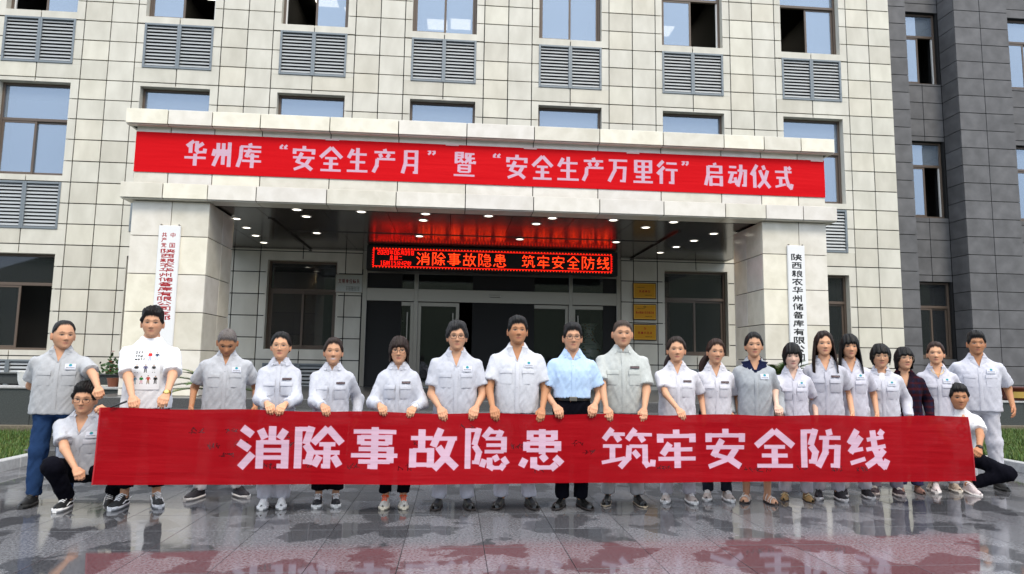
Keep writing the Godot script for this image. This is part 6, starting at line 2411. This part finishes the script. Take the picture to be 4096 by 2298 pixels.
func people() -> void:
	var grey := Color(0.52, 0.53, 0.59)
	var black := Color(0.007, 0.007, 0.008)
	var pale := Color(0.50, 0.495, 0.55)
	var dark_hair := Color(0.009, 0.008, 0.008)
	var brown_hair := Color(0.02, 0.011, 0.008)
	var fair := Color(0.62, 0.335, 0.20)
	var mid := Color(0.56, 0.305, 0.185)
	var tan_ := Color(0.45, 0.215, 0.112)
	var at := func(px: float, up: float, back: float) -> Vector3:  # a wrist at the banner's upper edge, x metres along the place
		var u := (px + 2.95) / 8.04
		return banner_at(u, 0.0) + Vector3(0, up + 0.006, 0.012 - back)
	var hold := func(px: float) -> Array:
		return [at.call(px, 0.040, 0.072), "grip"]
	var turn := func(yaw: float, pitch: float, roll := 0.0) -> Basis:
		return Basis.from_euler(Vector3(-pitch, yaw, roll))
	var all := [
		{"label": "older man with receding hair in grey work shirt and jeans, arm behind back", "x": -3.63, "z": 8.93, "h": 1.675, "fem": false, "w": 1.08, "skin": mid, "hair": "receding", "hair_col": dark_hair, "shirt": Color(0.42, 0.43, 0.445), "badge": "logo", "look": turn.call(0.42, 0.0), "arms": [[Vector3(-3.72, 1.0, 8.72), "loose", Vector3(-1, 0, 0.1)], [Vector3(-2.99, 0.955, 9.42), "pinch", Vector3(0.6, 0, -0.6)]], "pants": Color(0.022, 0.05, 0.125), "shoes": "black_trainer", "yaw": 0.32, "open": 0.36, "belly": 0.012, "stance": 0.12, "loose": 1.05},
		{"label": "young man in white printed t-shirt and black trousers with spiky black hair and gold watch", "x": -2.80, "z": 9.01, "h": 1.80, "fem": false, "w": 1.05, "skin": mid, "hair": "spiky", "hair_col": dark_hair, "shirt": Color(0.80, 0.80, 0.82), "crew": true, "print": "figures", "look": turn.call(0.05, -0.02), "arms": [[Vector3(-2.74, 0.975, 9.43), "grip"], [Vector3(-2.47, 0.985, 9.43), "grip"]], "pants": black, "shoes": "skate", "yaw": 0.25, "watch": 1, "stance": 0.13, "hemline": 0.82, "sleeve": 0.86, "toes": 0.3},
		{"label": "man with cropped greying hair looking down, in light grey short-sleeved work shirt", "x": -2.235, "z": 8.63, "h": 1.66, "fem": false, "w": 1.1, "skin": tan_, "hair": "buzz", "hair_col": Color(0.06, 0.055, 0.05), "grey": 0.6, "shirt": Color(0.47, 0.48, 0.51), "badge": "logo", "look": turn.call(0.0, -0.55), "arms": [null, null], "pants": pale, "shoes": "black_white", "yaw": 0.25, "open": 0.36, "belly": 0.02, "stance": 0.17, "toes": 0.55},
		{"label": "slim woman with round glasses and tied hair in long-sleeved grey work shirt and white sneakers", "x": -1.605, "z": 9.08, "h": 1.60, "fem": true, "w": 1.0, "skin": fair, "hair": "bun", "hair_col": dark_hair, "glasses": "round", "shirt": grey, "long": true, "cuff": 0.82, "badge": "red", "point": true, "vee": 1.36, "open": 0.5, "look": turn.call(-0.02, 0.03), "arms": [hold.call(-1.61), hold.call(-1.47)], "pants": Color(0.56, 0.56, 0.61), "pleg": 1.12, "shoes": "white", "yaw": 0.15, "stance": 0.075, "toes": 0.05},
		{"label": "smiling woman with hair tied back in long-sleeved grey work shirt and striped black trousers", "x": -1.13, "z": 9.04, "h": 1.555, "fem": true, "w": 1.12, "skin": mid, "hair": "back", "hair_col": brown_hair, "smile": true, "eye": 0.75, "shirt": grey, "long": true, "badge": "red", "point": true, "vee": 1.35, "open": 0.5, "look": turn.call(0.05, 0.04), "arms": [hold.call(-1.14), null], "pants": black, "stripe": true, "pleg": 1.15, "hemline": 0.8, "shoes": "canvas", "yaw": 0.12, "stance": 0.075, "toes": 0.1},
		{"label": "woman with short bob and dark glasses in grey shirt and orange-laced shoes", "x": -0.51, "z": 9.10, "h": 1.575, "fem": true, "w": 1.02, "skin": fair, "hair": "bob", "hair_col": brown_hair, "glasses": "dark", "shirt": grey, "long": true, "cuff": 0.88, "badge": "red", "point": true, "vee": 1.35, "open": 0.5, "look": turn.call(0.0, 0.0), "arms": [hold.call(-0.64), hold.call(-0.34)], "pants": black, "hemline": 0.86, "shoes": "orange_lace", "yaw": 0.04, "stance": 0.08, "toes": 0.1, "watch": 1, "watch_col": Color(0.7, 0.7, 0.68)},
		{"label": "man with swept greying hair and dark glasses in light work shirt", "x": 0.03, "z": 9.11, "h": 1.72, "fem": false, "w": 1.08, "skin": mid, "hair": "side", "hair_col": dark_hair, "grey": 0.1, "glasses": "dark", "shirt": grey, "badge": "logo", "look": turn.call(0.04, 0.02), "arms": [hold.call(-0.11), hold.call(0.22)], "pants": Color(0.56, 0.56, 0.62), "shoes": "leather", "yaw": 0.0, "open": 0.36, "vee": 1.25, "stance": 0.13, "belly": 0.012},
		{"label": "tall tanned man without glasses in open-necked light work shirt at the group's middle", "x": 0.61, "z": 9.08, "h": 1.785, "fem": false, "w": 1.1, "skin": tan_, "hair": "short", "hair_col": dark_hair, "shirt": Color(0.61, 0.62, 0.67), "badge": "logo", "look": turn.call(0.1, 0.08), "arms": [hold.call(0.37), hold.call(0.83)], "pants": Color(0.58, 0.57, 0.63), "shoes": "leather", "yaw": -0.06, "open": 0.37, "vee": 1.26, "stance": 0.13, "belly": 0.02, "toes": 0.3},
		{"label": "man with glasses in pale blue shirt tucked into black belted trousers", "x": 1.14, "z": 9.12, "h": 1.73, "fem": false, "w": 0.98, "skin": mid, "hair": "short", "hair_col": dark_hair, "glasses": "dark", "shirt": Color(0.47, 0.63, 0.86), "tuck": true, "pockets": false, "point": true, "vee": 1.33, "open": 0.55, "look": turn.call(0.02, 0.05), "arms": [[at.call(0.95, 0.07, 0.06), "grip"], [at.call(1.32, 0.07, 0.06), "grip"]], "pants": black, "shoes": "leather", "yaw": -0.08, "stance": 0.09, "loose": 0.97, "toes": 0.4},
		{"label": "round-faced man with crew cut in greenish grey shirt and black cloth shoes", "x": 1.67, "z": 8.96, "h": 1.785, "fem": false, "w": 1.1, "skin": mid, "wide": 1.1, "jaw": 0.18, "hair": "buzz", "hair_col": Color(0.015, 0.014, 0.013), "shirt": Color(0.475, 0.495, 0.475), "badge": "red", "point": true, "vee": 1.37, "open": 0.5, "look": turn.call(0.05, 0.0), "arms": [hold.call(1.43), hold.call(1.80)], "pants": Color(0.47, 0.465, 0.47), "shoes": "cloth_shoe", "yaw": -0.15, "stance": 0.14, "belly": 0.02, "sleeve": 0.82},
		{"label": "stout woman with side-swept hair in white work shirt, one forearm across the banner's edge", "x": 2.24, "z": 8.90, "h": 1.63, "fem": true, "w": 1.16, "skin": mid, "wide": 1.06, "hair": "pony", "tail": -1.0, "hair_col": brown_hair, "shirt": Color(0.63, 0.62, 0.67), "badge": "red", "look": turn.call(-0.02, 0.03), "arms": [[at.call(2.13, 0.045, 0.072), "grip", Vector3(-1, -0.3, -0.4)], null], "pants": pale, "shoes": "grey_trainer", "yaw": -0.2, "open": 0.4, "vee": 1.29, "stance": 0.11, "belly": 0.012},
		{"label": "woman with wavy brown ponytail in white short-sleeved work shirt and dark jeans", "x": 2.68, "z": 8.80, "h": 1.62, "fem": true, "w": 1.02, "skin": mid, "hair": "pony", "tail": -1.2, "hair_col": Color(0.03, 0.014, 0.009), "shirt": Color(0.63, 0.62, 0.67), "badge": "red", "look": turn.call(0.12, -0.02, -0.06), "arms": [null, null], "pants": Color(0.018, 0.022, 0.035), "shoes": "grey_trainer", "yaw": -0.24, "open": 0.4, "stance": 0.09, "pleg": 0.85},
		{"label": "woman in grey jacket with navy collar and long sleeves, hair pulled back", "x": 3.05, "z": 8.90, "h": 1.69, "fem": true, "w": 1.02, "skin": mid, "hair": "back", "hair_col": dark_hair, "shirt": Color(0.36, 0.38, 0.40), "coat": true, "long": true, "cuff": 1.0, "collar_col": Color(0.012, 0.016, 0.05), "badge": "logo", "pockets": false, "look": turn.call(0.0, 0.02), "arms": [null, null], "shoes": "sandal", "yaw": -0.3, "open": 0.42, "vee": 1.28, "stance": 0.1, "loose": 1.04, "under": Color(0.012, 0.014, 0.03), "under_y": 1.36, "toes": 0.3, "belly": 0.01},
		{"label": "young woman with fringe, pale face and red lips, shorter than those beside her", "x": 3.50, "z": 8.81, "h": 1.59, "fem": true, "w": 0.95, "skin": Color(0.66, 0.44, 0.34), "hair": "ponyfringe", "hair_col": dark_hair, "shirt": Color(0.58, 0.57, 0.64), "badge": "logo", "look": turn.call(0.0, -0.06), "arms": [[at.call(3.13, 0.045, 0.072), "grip", Vector3(-1, -0.3, -0.3)], null], "pants": pale, "shoes": "tan_flat", "yaw": -0.36, "open": 0.4, "stance": 0.1},
		{"label": "woman with long loose black hair over her shoulders in grey work shirt", "x": 3.87, "z": 8.77, "h": 1.72, "fem": true, "w": 1.02, "skin": fair, "hair": "long", "hair_col": brown_hair, "shirt": Color(0.49, 0.485, 0.54), "badge": "red", "look": turn.call(0.02, 0.02), "arms": [null, null], "pants": pale, "shoes": "black_white", "yaw": -0.36, "open": 0.4, "stance": 0.09},
		{"label": "woman with straight fringe and long black hair, behind the long-haired woman's shoulder", "x": 4.22, "z": 8.66, "h": 1.70, "fem": true, "w": 0.98, "skin": fair, "hair": "longfringe", "hair_col": dark_hair, "shirt": Color(0.58, 0.57, 0.64), "badge": "logo", "look": turn.call(0.04, 0.0), "arms": [null, null], "pants": pale, "shoes": "black_white", "yaw": -0.4, "open": 0.4, "stance": 0.1},
		{"label": "young woman with thin round glasses in long-sleeved grey shirt over a white t-shirt", "x": 4.63, "z": 8.56, "h": 1.605, "fem": true, "w": 1.1, "skin": mid, "wide": 1.08, "hair": "ponyfringe", "hair_col": dark_hair, "glasses": "round", "shirt": Color(0.57, 0.57, 0.63), "long": true, "badge": "logo", "point": true, "vee": 1.27, "open": 0.45, "under": Color(0.75, 0.75, 0.76), "look": turn.call(0.02, 0.0), "arms": [null, null], "pants": Color(0.2, 0.19, 0.24), "shoes": "plum_canvas", "yaw": -0.44, "stance": 0.1},
		{"label": "woman with chin-length bob and glasses in dark checked shirt over black", "x": 5.0, "z": 8.41, "h": 1.58, "fem": true, "w": 1.05, "skin": mid, "hair": "bob", "hair_col": dark_hair, "glasses": "round", "shirt": Color(0.016, 0.009, 0.018), "pockets": false, "vee": 1.2, "open": 0.3, "under": Color(0.008, 0.008, 0.01), "under_y": 1.33, "long": true, "look": turn.call(0.25, 0.12, -0.05), "arms": [null, null], "pants": Color(0.05, 0.05, 0.11), "shoes": "brown_flat", "yaw": -0.48, "stance": 0.08, "plaid": true},
		{"label": "woman with brown hair tied behind and a gold necklace, beside the dark shirt", "x": 5.46, "z": 8.31, "h": 1.65, "fem": true, "w": 1.02, "skin": fair, "hair": "pony", "tail": 0.8, "hair_col": Color(0.028, 0.013, 0.009), "shirt": Color(0.57, 0.56, 0.625), "badge": "logo", "look": turn.call(-0.12, 0.04), "arms": [null, null], "pants": pale, "shoes": "beige_trainer", "yaw": -0.5, "open": 0.4, "vee": 1.26, "stance": 0.1, "necklace": true},
		{"label": "sturdy man at the right end in pale work shirt and white trousers, arm hanging", "x": 6.08, "z": 8.16, "h": 1.785, "fem": false, "w": 1.1, "skin": tan_, "hair": "short", "hair_col": dark_hair, "shirt": Color(0.58, 0.58, 0.64), "badge": "logo", "look": turn.call(0.0, 0.0), "arms": [null, null], "pants": Color(0.56, 0.55, 0.6), "shoes": "black_trainer", "yaw": -0.52, "open": 0.36, "belly": 0.015, "stance": 0.13, "sleeve": 0.8},
		{"label": "crouching man in white t-shirt and black trousers holding the banner's right corner", "x": 5.55, "z": 8.42, "h": 1.70, "fem": false, "w": 1.05, "skin": tan_, "wide": 1.08, "hair": "short", "hair_col": dark_hair, "shirt": Color(0.78, 0.78, 0.79), "crew": true, "print": "ring", "look": turn.call(0.05, 0.18), "hips": Vector3(0.05, 0.38, -0.14), "lean": Basis(Vector3.RIGHT, 0.22), "hem": 0.86, "arms": [[Vector3(5.05, 0.5, 9.0), "loose", Vector3(-1, 0, -0.2)], [Vector3(5.20, 0.30, 9.14), "pinch", Vector3(1, -0.3, -0.1), Vector3(0.3, 0.4, 0.85)]], "pants": black, "shoes": "pink_trainer", "yaw": -0.42, "feet": [[Vector3(-0.22, 0, 0.05), -0.2], [Vector3(0.1, 0, -0.02), 0.3]], "knees": [Vector3(-0.5, 0.25, 1.0), Vector3(1.0, 0.0, 0.4)], "hemline": 0.86, "heel": [0.0, 0.1], "watch": 1, "watch_col": Color(0.02, 0.014, 0.01)},
		{"label": "crouching man with glasses in grey work shirt over black holding the banner's left corner", "x": -3.36, "z": 9.02, "h": 1.70, "fem": false, "w": 1.06, "skin": mid, "wide": 1.06, "hair": "spiky", "hair_col": dark_hair, "glasses": "dark", "shirt": Color(0.50, 0.51, 0.56), "badge": "logo", "under": Color(0.008, 0.008, 0.009), "under_y": 1.37, "look": turn.call(0.02, 0.16), "hips": Vector3(0.0, 0.30, -0.1), "lean": Basis(Vector3.RIGHT, 0.2) * Basis(Vector3.BACK, -0.04), "hem": 0.87, "arms": [[Vector3(-3.07, 0.245, 9.43), "pinch", Vector3(-1, -0.5, 0.2), Vector3(0.2, 0.5, 0.85)], [Vector3(-2.97, 0.87, 9.385), "pinch", Vector3(1, -0.4, -0.2)]], "pants": black, "shoes": "skate", "yaw": 0.2, "open": 0.38, "vee": 1.24, "feet": [[Vector3(-0.03, 0, 0.07), -0.15], [Vector3(0.26, 0, -0.16), 0.1]], "knees": [Vector3(-0.12, 0.5, 1.0), Vector3(1.0, -0.15, 0.6)], "hemline": 0.95, "heel": [0.0, 0.25]},
	]
	var vary := RandomNumberGenerator.new()
	vary.seed = 21
	for s in all:
		s.wide = s.get("wide", 1.0) * vary.randf_range(0.97, 1.03)
		s.jaw = s.get("jaw", 0.26 if not s.fem else 0.30) + vary.randf_range(-0.06, 0.05)
		s.skin = (s.skin as Color) * vary.randf_range(0.93, 1.06)
		s.wide = s.get("wide", 1.0) * (0.97 if s.fem else 1.02)
		var o := person(s)
		if s.get("necklace", false):
			var b := MB.new()
			var pts := []
			var rad := []
			for q in 13:
				var an := PI * q / 12.0
				pts.append(Vector3(-cos(an) * 0.062, 1.335 - 0.055 * sin(an), 0.062 + 0.05 * sin(an)))
				rad.append(0.003)
			b.tube(pts, rad, 5)
			put("necklace", b, mats.gold, o)
	var pen := thing("marker_pen", "black marker pen held over the banner's left upper edge", "pen", Vector3(-2.80, 0.935, 9.54))
	var pm := MB.new()
	pm.tube([Vector3(-0.06, -0.02, 0.01), Vector3(0.0, 0.005, 0.0)], [0.008, 0.009], 10)
	pm.tint(Color(0.015, 0.015, 0.015))
	put("cap", pm, mats.shiny, pen)
	pm = MB.new()
	pm.tube([Vector3(0.0, 0.005, 0.0), Vector3(0.06, 0.03, -0.01)], [0.0085, 0.0085], 10)
	pm.tint(Color(0.03, 0.03, 0.03))
	put("barrel", pm, mats.shiny, pen)
